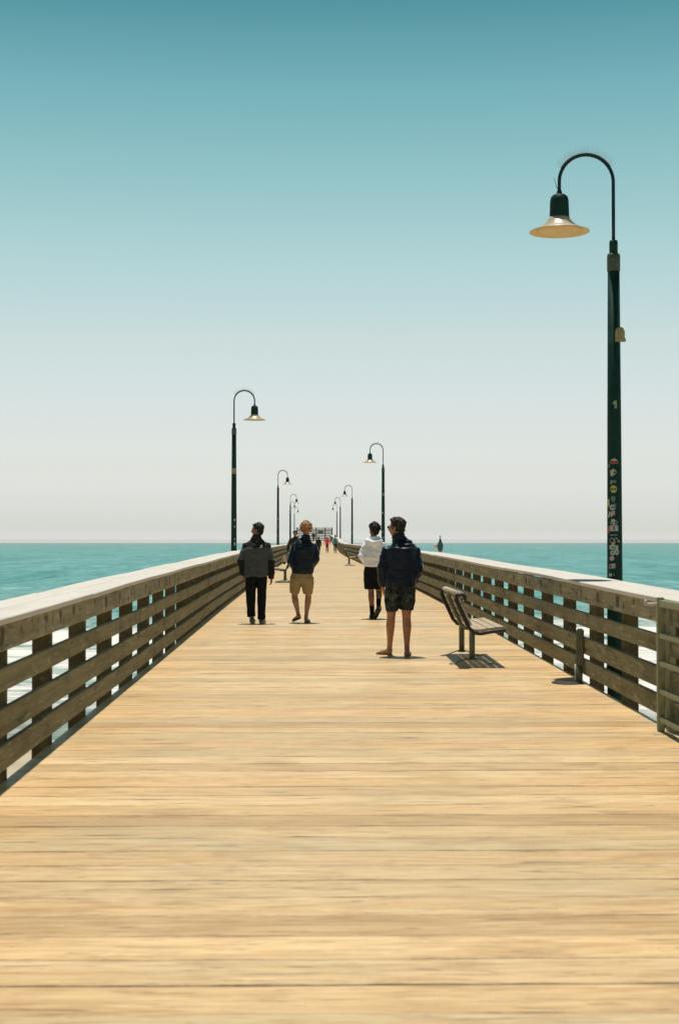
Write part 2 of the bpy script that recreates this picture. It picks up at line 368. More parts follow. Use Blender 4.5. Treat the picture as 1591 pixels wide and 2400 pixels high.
# ------------------------------------------------------------ railings
def build_railing(side, label):
    X = (lambda y: -XLf(y)) if side < 0 else XRf
    rnd = random.Random(5 + side)
    root = thing('railing', label, 'railing', (X(8), 8.0, dz(8)), 0, 'long wooden railings of the pier')
    ox, oy, oz = root.location
    capin = -0.03 if side < 0 else -0.022
    P = lambda y, u, z: (X(y) + side * u - ox, y - oy, dz(y) + z - oz)
    def board(bm, y0, y1, u0, u1, z0, z1, ja=0.0, jb=0.0, jz=0.0):
        n = max(2, int((y1 - y0) / 2.0) + 1); ys = [y0 + (y1 - y0) * i / (n - 1) for i in range(n)]
        bv = 0.006
        def prof(i, y):
            t = i / (n - 1); o = ja * (1 - t) + jb * t; s = jz * math.sin(math.pi * t)
            return [P(y, a, b + o + s) for a, b in ((u0+bv, z0), (u1-bv, z0), (u1, z0+bv), (u1, z1-bv), (u1-bv, z1), (u0+bv, z1), (u0, z1-bv), (u0, z0+bv))]
        beam(bm, ys, prof)
    L = 6.24
    start = (9.17 if side < 0 else 14.76) - 6 * 1.56 - 0.045 + (0.0 if side < 0 else -1.56 * 2)
    segs = []
    y = start - 6.24
    while y < END: segs.append((y, min(y + L, END))); y += L
    near = [s for s in segs if s[0] < 90]; far = [s for s in segs if s[0] >= 90]
    bands = [('rail', 0.085, 0.248), ('rail', 0.308, 0.482), ('rail', 0.588, 0.736)]
    for name, z0, z1 in bands:
        for (a, b) in near:
            bm = bmesh.new(); board(bm, a + 0.003, b - 0.003, 0.0, 0.038, z0, z1, rnd.uniform(-.006, .006), rnd.uniform(-.006, .006), rnd.uniform(-.008, .008))
            obj('rail', bm, mRail, root, smooth=False)
    bm = bmesh.new()
    for name, z0, z1 in bands:
        for (a, b) in far: board(bm, a + 0.003, b - 0.003, 0.0, 0.038, z0, z1)
    tag(obj('rail', bm, mRail, root, smooth=False), kind='stuff')
    def add_board_attr(o, z0, z1):
        at_ = o.data.attributes.new('board', 'FLOAT_VECTOR', 'POINT')
        for v in o.data.vertices:
            yy = v.co.y + oy
            at_.data[v.index].vector = (yy, (v.co.z + oz - dz(yy) - z0) / (z1 - z0), 0)
    for grp in ([[s] for s in near] + [far]):
        bm = bmesh.new()
        for (a, b) in grp: board(bm, a + 0.003, b - 0.003, 0.0, 0.038, 0.836, 1.008, rnd.uniform(-.003, .003), rnd.uniform(-.003, .003))
        o = obj('top_board', bm, mTop, root, smooth=False); add_board_attr(o, 0.836, 1.008)
        if len(grp) > 1: tag(o, kind='stuff')
        bm = bmesh.new(); j = 0
        for (a, b) in grp:
            ja, jb, jz_ = rnd.uniform(-.004, .005), rnd.uniform(-.004, .005), rnd.uniform(-.01, .012)
            w = 0.252
            board(bm, a + 0.002, b - 0.004, capin, capin + w, 1.012, 1.052, ja, jb, jz_)
            board(bm, a + 0.002, b - 0.004, capin + w + 0.003, capin + 2 * w + 0.003, 1.012, 1.052, ja, jb, jz_)
        o = obj('cap_board', bm, mCap, root, smooth=False)
        if len(grp) > 1: tag(o, kind='stuff')
    # posts behind the rails
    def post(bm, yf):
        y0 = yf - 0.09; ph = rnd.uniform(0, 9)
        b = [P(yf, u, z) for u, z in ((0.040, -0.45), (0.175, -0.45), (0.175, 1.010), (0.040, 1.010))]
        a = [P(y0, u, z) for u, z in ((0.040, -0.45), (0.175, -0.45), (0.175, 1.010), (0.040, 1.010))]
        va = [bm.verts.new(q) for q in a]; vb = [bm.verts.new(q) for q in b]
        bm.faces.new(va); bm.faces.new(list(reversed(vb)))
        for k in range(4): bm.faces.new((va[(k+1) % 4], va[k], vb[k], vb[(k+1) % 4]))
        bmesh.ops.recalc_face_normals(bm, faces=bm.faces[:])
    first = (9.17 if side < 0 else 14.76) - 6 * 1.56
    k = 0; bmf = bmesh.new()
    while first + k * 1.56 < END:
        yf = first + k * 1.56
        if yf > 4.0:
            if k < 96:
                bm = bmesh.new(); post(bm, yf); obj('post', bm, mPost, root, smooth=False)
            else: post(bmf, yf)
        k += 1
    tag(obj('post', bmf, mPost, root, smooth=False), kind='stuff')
    return root
build_railing(-1, 'long weathered wooden railing with pale cap boards along the left side of the pier')
build_railing(1, 'long weathered wooden railing with pale cap boards along the right side of the pier')

# ------------------------------------------------------------ lamp posts
def lamp_proto():
    t = thing('lamp_post', '', 'lamp post')
    bm = bmesh.new(); lathe(bm, [(0.088, -0.6), (0.088, 0.3), (0.083, 1.5), (0.077, 2.8), (0.066, 4.50)], seg=28); obj('pole', bm, mGreen, t)
    bm = bmesh.new(); lathe(bm, [(0.13, -0.06), (0.13, -0.03), (0.12, -0.02), (0.10, 0.02), (0.092, 0.08), (0.092, 0.02)], seg=28); obj('base_flange', bm, mGreen, t)
    bm = bmesh.new(); lathe(bm, [(0.064, 4.48), (0.073, 4.49), (0.073, 4.655), (0.066, 4.68), (0.045, 4.685)], seg=28); obj('collar', bm, mGreenC, t)
    bm = bmesh.new(); lathe(bm, [(0.046, 4.66), (0.048, 4.80), (0.044, 4.83), (0.02, 4.832)], seg=24); obj('sleeve', bm, mGreen, t)
    RX, ZC = 0.304, 5.495
    pts = [(0, 0, 4.80), (0, 0, 5.1), (0, 0, ZC)]
    for i in range(1, 20):
        a = math.pi * i / 20
        pts.append((-RX + RX * math.cos(a), 0, ZC + RX * math.sin(a)))
    pts += [(-2*RX, 0, ZC), (-2*RX, 0, 5.36)]
    bm = bmesh.new(); tube(bm, pts, 0.0195, 14, False); arm = obj('gooseneck_arm', bm, mArm, t)
    bm = bmesh.new(); rnd = random.Random(2)
    for i in range(34):
        a = math.pi * (0.18 + 0.66 * i / 33)
        for s in (-1, 1):
            b = Vector((-RX + (RX + 0.018) * math.cos(a), s * 0.006, ZC + (RX + 0.018) * math.sin(a)))
            d = Vector((math.cos(a) * 0.8 + rnd.uniform(-.15, .15), s * 0.45, math.sin(a))).normalized()
            tube(bm, [b, b + d * 0.085], [0.0011, 0.0008], 4, False)
    obj('bird_spikes', bm, mSpike, arm)
    bm = bmesh.new(); pts2 = [(-RX + (RX + 0.0205) * math.cos(math.pi * q), 0, ZC + (RX + 0.0205) * math.sin(math.pi * q)) for q in [0.18 + 0.66 * i / 16 for i in range(17)]]
    tube(bm, pts2, [(0.010, 0.004)] * 17, 8, False, side=(0, 1, 0)); obj('spike_strip', bm, mSpike, arm)
    cx = -2 * RX
    bm = bmesh.new(); lathe(bm, [(0.02, 5.40), (0.028, 5.385), (0.034, 5.352), (0.065, 5.345), (0.092, 5.322), (0.104, 5.28), (0.106, 5.22), (0.110, 5.10), (0.112, 5.085), (0.09, 5.084)], (cx, 0, 0), 32)
    obj('lamp_housing', bm, mGreen, t)
    bm = bmesh.new()
    lathe(bm, [(0.112, 5.092), (0.128, 5.068), (0.155, 5.030), (0.205, 4.985), (0.270, 4.952), (0.332, 4.934), (0.336, 4.926), (0.330, 4.925), (0.268, 4.941), (0.200, 4.972), (0.148, 5.018), (0.118, 5.060), (0.10, 5.08)], (cx, 0, 0), 44, close=True)
    for f in bm.faces:
        n = f.calc_center_median(); r = math.hypot(n.x - cx, n.y)
    me = bpy.data.meshes.new('lamp_shade'); 
    bmesh.ops.recalc_face_normals(bm, faces=bm.faces[:])
    for f in bm.faces: f.material_index = 1 if f.normal.z < -0.05 else 0
    obj('lamp_shade', bm, [mShade, mInner], t)
    bm = bmesh.new(); lathe(bm, [(0.02, 5.06), (0.118, 5.055), (0.17, 5.0), (0.245, 4.951), (0.251, 4.945), (0.245, 4.940), (0.12, 4.925), (0.02, 4.918), (0.008, 4.905), (0.002, 4.904)], (cx, 0, 0), 36)
    lens = obj('lamp_lens', bm, mInner, t)
    return t
proto = lamp_proto()
LG = 'green gooseneck lamp posts along the pier'
lampsR = [(16.1, 'largest dark green gooseneck lamp post, plastered with stickers, behind right railing'),
          (66.8, 'second lamp post on right railing, rising behind the white hoodie and navy jacket men'),
          (117.8, 'third nearest lamp post of the right railing, in the gap left of the white hoodie'),
          (168.8, 'fourth lamp post along the right railing, directly behind the person in teal'),
          (219.8, 'smallest and farthest lamp post of the right row, near the end gate')]
lampsL = [(42.9, 'nearest gooseneck lamp post on the left railing, by the man in grey fleece'),
          (92.5, 'second lamp post along the left railing, left of the person with a pale bag'),
          (143.5, 'third lamp post along the left railing, just above the person in long dark coat'),
          (194.5, 'fourth lamp post of the left row, almost hidden behind the third pole'),
          (245.5, 'smallest and farthest lamp post of the left row, left of the end gate')]
lamp_roots = {}
for i, (y, lab) in enumerate(lampsR):
    loc = (XRf(y) + {0: .59, 1: .50, 2: .50, 3: .50, 4: .80}[i], y, dz(y)); 
    if i == 0: proto.location = loc; proto['label'] = lab; proto['group'] = LG; r = proto
    else: r = dup(proto, loc, 0, lab, LG)
    r.scale = (1.015,) * 3
    lamp_roots['R%d' % i] = r
for i, (y, lab) in enumerate(lampsL):
    lamp_roots['L%d' % i] = dup(proto, (-XLf(y) - {0: .52, 1: .49}.get(i, .53), y, dz(y)), math.pi, lab, LG)
# stickers and the small box on the poles
def pole_r(z):
    tab = [(-0.6, .088), (0.3, .088), (1.5, .083), (2.8, .077), (4.5, .066)]
    for (a, ra), (b, rb) in zip(tab, tab[1:]):
        if z <= b: return ra + (rb - ra) * (z - a) / (b - a)
    return .066
def patch(z, ang, w, h, shape='rect', off=0.0012):
    bm = bmesh.new(); n = 10; r0 = pole_r(z) + off
    def pt(u, v):
        a = ang + u / r0; r = pole_r(z + v) + off
        return (r * math.cos(a), r * math.sin(a), z + v)
    if shape == 'rect':
        g = [[bm.verts.new(pt(-w/2 + w*i/n, -h/2 + h*j)) for i in range(n + 1)] for j in (0, 1)]
        for i in range(n): bm.faces.new((g[0][i], g[0][i+1], g[1][i+1], g[1][i]))
    else:
        if shape == 'round': out = [(w/2*math.cos(2*math.pi*k/18), h/2*math.sin(2*math.pi*k/18)) for k in range(18)]
        elif shape == 'half': out = [(w/2*math.cos(math.pi*k/10), -h/3 + h*.9*math.sin(math.pi*k/10)) for k in range(11)]
        elif shape == 'blob': out = [(w/2*(1+.25*math.sin(3*a+z*9))*math.cos(a), h/2*(1+.2*math.cos(2*a+z*5))*math.sin(a)) for a in [2*math.pi*k/16 for k in range(16)]]
        elif shape == 'one': out = [(-.1*w, -.5*h), (.42*w, -.5*h), (.42*w, .38*h), (.25*w, .5*h), (-.25*w, .40*h), (-.5*w, .12*h), (-.35*w, -.02*h), (-.1*w, .05*h)]
        elif shape == 'zig': out = [(-.5*w, -.5*h), (-.1*w, -.1*h), (.1*w, -.5*h), (.5*w, -.2*h), (.3*w, .5*h), (.0*w, .2*h), (-.3*w, .5*h), (-.5*w, .1*h)]
        c = bm.verts.new(pt(0, 0)); vs_ = [bm.verts.new(pt(*q)) for q in out]
        for a, b in zip(vs_, vs_[1:] + vs_[:1]): bm.faces.new((c, a, b))
    return bm
stick = {}
def smat(c):
    if c not in stick: stick[c] = mat_paint('sticker_%d' % len(stick), c, 0.6, 0.18, 60, chip=tuple(x * 0.4 for x in c))
    return stick[c]
A0 = -math.pi / 2
W_, Y_, P_, G_, T_, RD = (0.36, 0.38, 0.34), (0.42, 0.40, 0.10), (0.42, 0.26, 0.30), (0.12, 0.22, 0.12), (0.08, 0.16, 0.16), (0.40, 0.05, 0.05)
def zpix(y): return (1.468 + (1270 - y) * 16.02 / F) / 1.015
lst = [(946, -.1, .045, .075, 'one', (0.20, 0.30, 0.16)), (1081, -.25, .080, .05, 'half', W_), (1085, -.25, .082, .012, 'rect', RD), (1107, -.45, .062, .066, 'blob', W_),
       (1128, -.3, .045, .026, 'rect', T_), (1146, -.35, .066, .070, 'round', Y_), (1168, -.4, .04, .045, 'rect', T_), (1177, -1.2, .035, .06, 'rect', Y_),
       (1189, -.5, .060, .055, 'round', W_), (1205, -.75, .05, .06, 'zig', W_), (1223, -.35, .07, .05, 'blob', W_), (1238, -.3, .082, .055, 'rect', W_),
       (1241, -1.15, .035, .065, 'rect', RD), (1254, -.35, .075, .012, 'rect', G_), (1266, -.3, .085, .055, 'zig', P_), (1283, -.35, .088, .040, 'rect', W_), (1296, -.5, .05, .05, 'round', W_),
       (1294, .05, .05, .055, 'round', W_), (1309, -.6, .05, .045, 'round', P_), (1327, -.5, .07, .055, 'blob', P_), (1348, -.8, .035, .04, 'zig', W_)]
R0 = lamp_roots['R0']
for (py, a, w, h, s, c) in lst:
    o = obj('sticker', patch(zpix(py), A0 + a, w * 1.15, h * 1.2, s), smat(c), R0)
for (py, a, w, h, s, c, off) in [(1081, -.25, .035, .02, 'blob', RD, .002), (1146, -.35, .028, .03, 'round', G_, .002), (1189, -.5, .03, .025, 'round', T_, .002), (1283, -.35, .055, .012, 'rect', T_, .002), (1296, -.5, .022, .022, 'round', T_, .002), (1294, .05, .022, .024, 'round', T_, .002), (1238, -.3, .02, .05, 'rect', T_, .002)]:
    obj('sticker', patch(zpix(py), A0 + a, w, h, s, off), smat(c), R0)
bm = bmesh.new(); z = zpix(780)
tube(bm, [(0.052, -0.075, z - 0.055), (0.052, -0.075, z + 0.03), (0.052, -0.075, z + 0.055)], [(0.055, 0.03), (0.055, 0.03), (0.045, 0.025)], 20, True, side=(1, 0, 0))
box(bm, -0.004, 0.112, -0.107, -0.05, z - 0.085, z - 0.055)
obj('junction_box', bm, mBox, R0, smooth=False)
for key, items in (('L0', [(3.40, 0, .16, .17, 'rect', (0.25, 0.26, 0.12)), (1.95, .3, .05, .07, 'blob', W_), (1.75, .3, .04, .05, 'rect', W_), (1.38, .35, .04, .06, 'blob', W_), (1.24, .35, .05, .10, 'rect', W_)]),
                   ('R1', [(3.45, 0, .12, .12, 'rect', (0.22, 0.25, 0.14)), (2.6, -.3, .10, .10, 'blob', Y_), (1.7, -.2, .08, .08, 'round', (0.2, 0.24, 0.1)), (1.45, 0, .08, .06, 'rect', W_), (1.3, -.2, .08, .06, 'blob', W_)]),
                   ('L1', [(2.7, 0, .1, .05, 'rect', W_), (2.2, 0, .1, .04, 'rect', W_), (1.6, 0, .1, .04, 'rect', W_)]),
                   ('R2', [(2.9, 0, .1, .05, 'rect', W_), (1.9, 0, .1, .04, 'rect', W_)])):
    rt = lamp_roots[key]
    for (z, a, w, h, s, c) in items:
        base = (A0 if key[0] == 'R' else -A0)
        obj('sticker', patch(z, base + a, w, h, s, 0.003), smat(c), rt)
rnd_ = random.Random(21)
for k in range(16):     # torn remains of older stickers low on the pole
    py = rnd_.uniform(1085, 1350); w = rnd_.uniform(.012, .035)
    obj('sticker', patch(zpix(py), A0 + rnd_.uniform(-1.2, .35), w, w * rnd_.uniform(.6, 1.8), rnd_.choice(['blob', 'zig', 'rect']), 0.0009), smat(rnd_.choice([W_, W_, P_, T_, Y_])), R0)
# loose wire on the nearest lamp
bm = bmesh.new(); tube(bm, [(-.625, 0, 5.41), (-.640, 0, 5.44), (-.655, 0, 5.49), (-.662, 0, 5.53)], [.004, .004, .003, .002], 6)
obj('loose_wire', bm, mArm, R0)

# ------------------------------------------------------------ benches
def bench_proto():
    t = thing('bench', '', 'bench'); Lh = 0.95
    prof = [(0.335, 0.425), (0.20, 0.412), (0.06, 0.388), (-0.02, 0.395), (-0.08, 0.46), (-0.135, 0.58), (-0.19, 0.70), (-0.225, 0.785), (-0.215, 0.83), (-0.17, 0.845), (-0.125, 0.825), (-0.12, 0.79)]
    for yc in (-Lh, -0.0, Lh):
        bm = bmesh.new()
        tube(bm, [(x, yc, z) for x, z in prof], [(0.027, 0.024)] * len(prof), 10, True, side=(0, 1, 0))
        obj('end_frame' if yc else 'middle_frame', bm, mBenchM if yc else mBenchP, t)
    def slat(x0, z0, x1, z1, th=0.032):
        d = Vector((x1 - x0, z1 - z0)); n = Vector((-d.y, d.x)).normalized() * th
        if n.y < -0.01: n = -n
        bm = bmesh.new()
        beam(bm, [-Lh - 0.01, Lh + 0.01], lambda i, y: [(x0, y, z0), (x1, y, z1), (x1 + n.x, y, z1 + n.y), (x0 + n.x, y, z0 + n.y)])
        bmesh.ops.bevel(bm, geom=bm.edges[:], offset=0.005, segments=1, affect='EDGES')
        return bm
    for (a, b, c, d) in ((0.335, .444, 0.250, .437), (0.240, .436, 0.155, .425), (0.145, .424, 0.060, .410), (0.050, .408, -0.03, .415)):
        obj('seat_slat', slat(a, b, c, d, 0.030), mBenchW, t, smooth=False)
    for (a, b, c, d) in ((-0.065, .475, -0.098, .553), (-0.103, .566, -0.138, .640), (-0.143, .652, -0.178, .728), (-0.182, .740, -0.205, .800)):
        obj('back_slat', slat(a, b, c, d, 0.030), mBenchW, t, smooth=False)
    bm = bmesh.new(); tube(bm, [(-0.175, -Lh - .01, .845), (-0.175, Lh + .01, .845)], [(0.042, 0.036)] * 2, 14, False, side=(1, 0, 0)); obj('top_roll', bm, mBenchW, t)
    for yc in (-0.60, 0.60):
        bm = bmesh.new(); tube(bm, [(0, yc, 0.06), (0, yc, 0.40)], 0.035, 18, False)
        tube(bm, [(0, yc, 0.055), (0, yc, 0.075)], 0.05, 18, False)
        pd = obj('pedestal', bm, mBenchP, t)
        bm = bmesh.new()
        for s in (-1, 1): tube(bm, [(0, yc, 0.075), (s * 0.06, yc - 0.0, 0.07), (s * 0.20, yc, 0.012), (s * 0.27, yc, 0.008)], [(0.03, 0.006)] * 4, 8, False, side=(0, 1, 0))
        obj('foot_strap', bm, mBenchP, pd)
    return t
bproto = bench_proto(); BG = 'slatted benches facing the sea'
def put_bench(first, x, y, rz, lab):
    loc = (x, y, dz(y))
    if first: bproto.location = loc; bproto.rotation_euler = (-0 , 0, rz); bproto['label'] = lab; bproto['group'] = BG; return bproto
    return dup(bproto, loc, rz, lab, BG)
put_bench(True, 1.865, 17.55, 0, 'nearest slatted wooden bench with rolled back and two pedestals, beside right railing')
put_bench(False, 1.80, 76.0, 0, 'small distant bench beside right railing, left of man in white hoodie')
put_bench(False, -0.985, 46.6, math.pi, 'bench on the left side, seen between the grey fleece man and the blond man')
# ------------------------------------------------------------ end gate
def end_gate():
    y = 264.5; z0 = dz(y)
    t = thing('end_gate', 'tall slatted fence gate closing off the far end of the pier, dark sign on it', 'gate', (0, y, z0))
    xs = [(px - 739) * y / F for px in (696, 719, 741, 762, 778)]
    k = y / F
    for x in xs:
        bm = bmesh.new(); box(bm, x - 0.10, x + 0.10, -0.07, 0.07, -0.2, 2.46); obj('post', bm, mPost, t, smooth=False)
    zs = [0.15, 0.45, 0.75, 1.05, 1.35, 1.65, 1.93, 2.20]
    for z in zs:
        bm = bmesh.new(); box(bm, xs[0] - 0.05, xs[-1] + 0.05, -0.115, -0.073, z - 0.085, z + 0.085); obj('slat', bm, mPost, t, smooth=False)
    ms = mat_paint('sign_green', (0.04, 0.10, 0.09), 0.5)
    bm = bmesh.new(); x0 = (745 - 739) * k; x1 = (757.8 - 739) * k
    box(bm, x0, x1, -0.16, -0.12, 1.28, 1.84)
    sg = obj('sign', bm, ms, t, smooth=False)
    bm = bmesh.new(); box(bm, xs[0] - 0.1, xs[-1] + 0.1, -0.12, 0.10, 2.463, 2.51); obj('top_cap', bm, mRail, t, smooth=False)
end_gate()
# ------------------------------------------------------------ side gate on the right
def side_gate():
    y1 = 11.28; x = 2.705; z0 = dz(y1)
    t = thing('side_gate', 'pale green side gate with upright post and five bars, at right edge of the photo', 'gate', (x, y1, z0))
    def gp(name, x0, x1, y0, y1_, za, zb, par=t):
        bm = bmesh.new(); box(bm, x0, x1, y0, y1_, za, zb); bmesh.ops.bevel(bm, geom=bm.edges[:], offset=0.006, segments=2, affect='EDGES'); return obj(name, bm, mGateM, par, smooth=False)
    gp('gate_post', 0, 0.055, -0.055, 0, -0.0, 1.06)
    gp('far_post', 0.075, 0.13, -0.11, 0.0, 0.0, 0.99)
    gp('gate_post', 0, 0.055, -1.62, -1.565, 0.0, 1.06)
    for z in (0.10, 0.32, 0.54, 0.76): gp('bar', 0.008, 0.047, -1.563, -0.057, z - 0.022, z + 0.022)
    gp('top_bar', 0.004, 0.052, -1.563, -0.057, 0.985, 1.04)
    bm = bmesh.new(); tube(bm, [(-0.085, -0.03, 1.005), (0.05, -0.03, 1.012)], 0.012, 10); tube(bm, [(-0.085, -0.03, 1.005), (-0.09, -0.03, 1.03)], 0.013, 10)
    obj('latch', bm, mCap, t)
side_gate()
# ------------------------------------------------------------ pedestal in front of right railing, finial post outside it
def pedestal():
    y = 14.85; x = (1363 - 739) * y / F - 0.02
    mP = mat_paint('pedestal_paint', (0.13, 0.135, 0.085), 0.7, 0.35, 14)
    mB = mat_paint('shadow_disc_dark', (0.02, 0.017, 0.012), 0.7, 0.3, 12)
    t = thing('rod_stand', 'slim dark metal stand on a dark disc that stands in for its shadow, in front of the right railing', 'stand', (x, y, dz(y)))
    bm = bmesh.new(); box(bm, -0.04, 0.042, -0.03, 0.012, 0.17, 0.57); bmesh.ops.bevel(bm, geom=bm.edges[:], offset=0.014, segments=2, affect='EDGES'); obj('stand_body', bm, mP, t, smooth=False)
    bm = bmesh.new(); tube(bm, [(-0.005, -0.005, 0.012), (-0.005, -0.005, 0.18)], 0.034, 16, False); obj('stem', bm, mP, t)
    bm = bmesh.new(); tube(bm, [(-0.052, -0.02, 0.01), (-0.052, -0.02, 0.2)], 0.007, 8, False); obj('side_rod', bm, mCap, t)
    bm = bmesh.new(); lathe(bm, [(0.165, 0.001), (0.165, 0.008), (0.15, 0.014), (0.05, 0.018)], (-0.13, 0.0, 0), 32); obj('shadow_disc', bm, mB, t)  # flat dark disc, stands in for a shadow on the deck
pedestal()
def finial():
    y = 38.5; x = (1031.5 - 739) * y / F
    mF = mat_paint('finial_green', (0.02, 0.09, 0.07), 0.45, 0.2); mG = mat_paint('globe_cream', (0.70, 0.52, 0.42), 0.5, 0.1)
    t = thing('finial_post', 'green bell shaped post head with ball tip above the right railing, pale globe beside it', 'post', (x, y, dz(y)))
    bm = bmesh.new(); lathe(bm, [(0.05, -0.4), (0.05, 1.10)], seg=20); obj('post_shaft', bm, mG, t)
    bm = bmesh.new(); lathe(bm, [(0.05, 1.095), (0.062, 1.10), (0.070, 1.14), (0.077, 1.16), (0.079, 1.25), (0.074, 1.27), (0.066, 1.29), (0.045, 1.33), (0.032, 1.37), (0.018, 1.42), (0.010, 1.445), (0.006, 1.45)], seg=24); obj('post_head', bm, mF, t)
    bm = bmesh.new(); tube(bm, [(0, 0, 1.44), (0, 0, 1.475)], 0.006, 8); ellip(bm, (0, 0, 1.485), (0.02, 0.02, 0.022)); obj('ball_tip', bm, mF, t)
    gx = (1019.5 - 1031.5) * y / F
    bm = bmesh.new(); lathe(bm, [(0.010, 1.145), (0.028, 1.16), (0.045, 1.20), (0.050, 1.235), (0.046, 1.26), (0.03, 1.276), (0.01, 1.282)], (gx, 0, 0), 20); g = obj('globe', bm, mG, t)
    bm = bmesh.new(); tube(bm, [(gx + 0.03, 0, 1.21), (-0.05, 0, 1.20)], 0.009, 8); obj('bracket', bm, mF, t)
finial()
# ------------------------------------------------------------ people
V = Vector
def lerp(a, b, t): return V(a) * (1 - t) + V(b) * t
def hand(bm, wrist, direction, palm_n, side, curl=0.5, s=1.0):
    """palm, four unequal bent fingers, thumb leaving the side of the palm near its base"""
    w = V(wrist); d = V(direction).normalized(); n = V(palm_n); n = (n - d * n.dot(d)).normalized(); u = d.cross(n) * side
    tube(bm, [w - d * .01, w + d * .03 * s, w + d * .065 * s, w + d * .088 * s], [(.026*s, .020*s), (.034*s, .016*s), (.040*s, .015*s), (.038*s, .012*s)], 12, True, side=u)
    for k, (off, ln, r) in enumerate(((-.029, .072, .0085), (-.010, .080, .009), (.010, .075, .0085), (.028, .060, .0078))):
        p = w + d * .083 * s + u * off * s; dd = d.copy(); pts = [p]; 
        for j, f in enumerate((.45, .32, .23)):
            dd = (dd * math.cos(curl * (.5 + .3*j)) + n * math.sin(curl * (.5 + .3*j))).normalized(); p = p + dd * ln * f * s; pts.append(p)
        tube(bm, pts, [r * s * 1.05, r * s, r * s * .92, r * s * .8], 8)
    p = w + d * .022 * s - u * .026 * s
    tube(bm, [p, p + (d * .6 - u * .7 + n * .2).normalized() * .035 * s, p + (d * .85 - u * .45 + n * .5).normalized() * .065 * s], [.012*s, .0105*s, .008*s], 8)
def head_parts(bm, c, yaw, s=1.0):
    rot = Matrix.Rotation(yaw, 3, 'Z'); q = lambda x, y, z: V(c) + rot @ V((x * s, y * s, z * s))
    def e(x, y, z, rx, ry, rz, u=14): ellip(bm, q(x, y, z), (rx*s, ry*s, rz*s), rot, u, 10)
    e(0, -.012, .028, .075, .096, .086, 20); e(0, .028, -.03, .060, .066, .075, 18); e(0, .052, -.085, .030, .026, .024); e(0, .015, -.075, .048, .055, .032)
    e(0, .076, .028, .050, .020, .014)
    tube(bm, [q(0, .086, .018), q(0, .106, -.012), q(0, .108, -.026), q(0, .088, -.034)], [.009*s, .012*s, .015*s, .011*s], 8)
    for k in (-1, 1): e(k*.079, -.005, -.008, .010, .019, .031); e(k*.012, .096, -.030, .008, .010, .007)
    tube(bm, [q(-.022, .084, -.056), q(0, .092, -.053), q(.022, .084, -.056)], [.004*s, .007*s, .004*s], 8)
    tube(bm, [q(-.018, .084, -.065), q(0, .090, -.067), q(.018, .084, -.065)], [.004*s, .0075*s, .004*s], 8)
    return q, rot
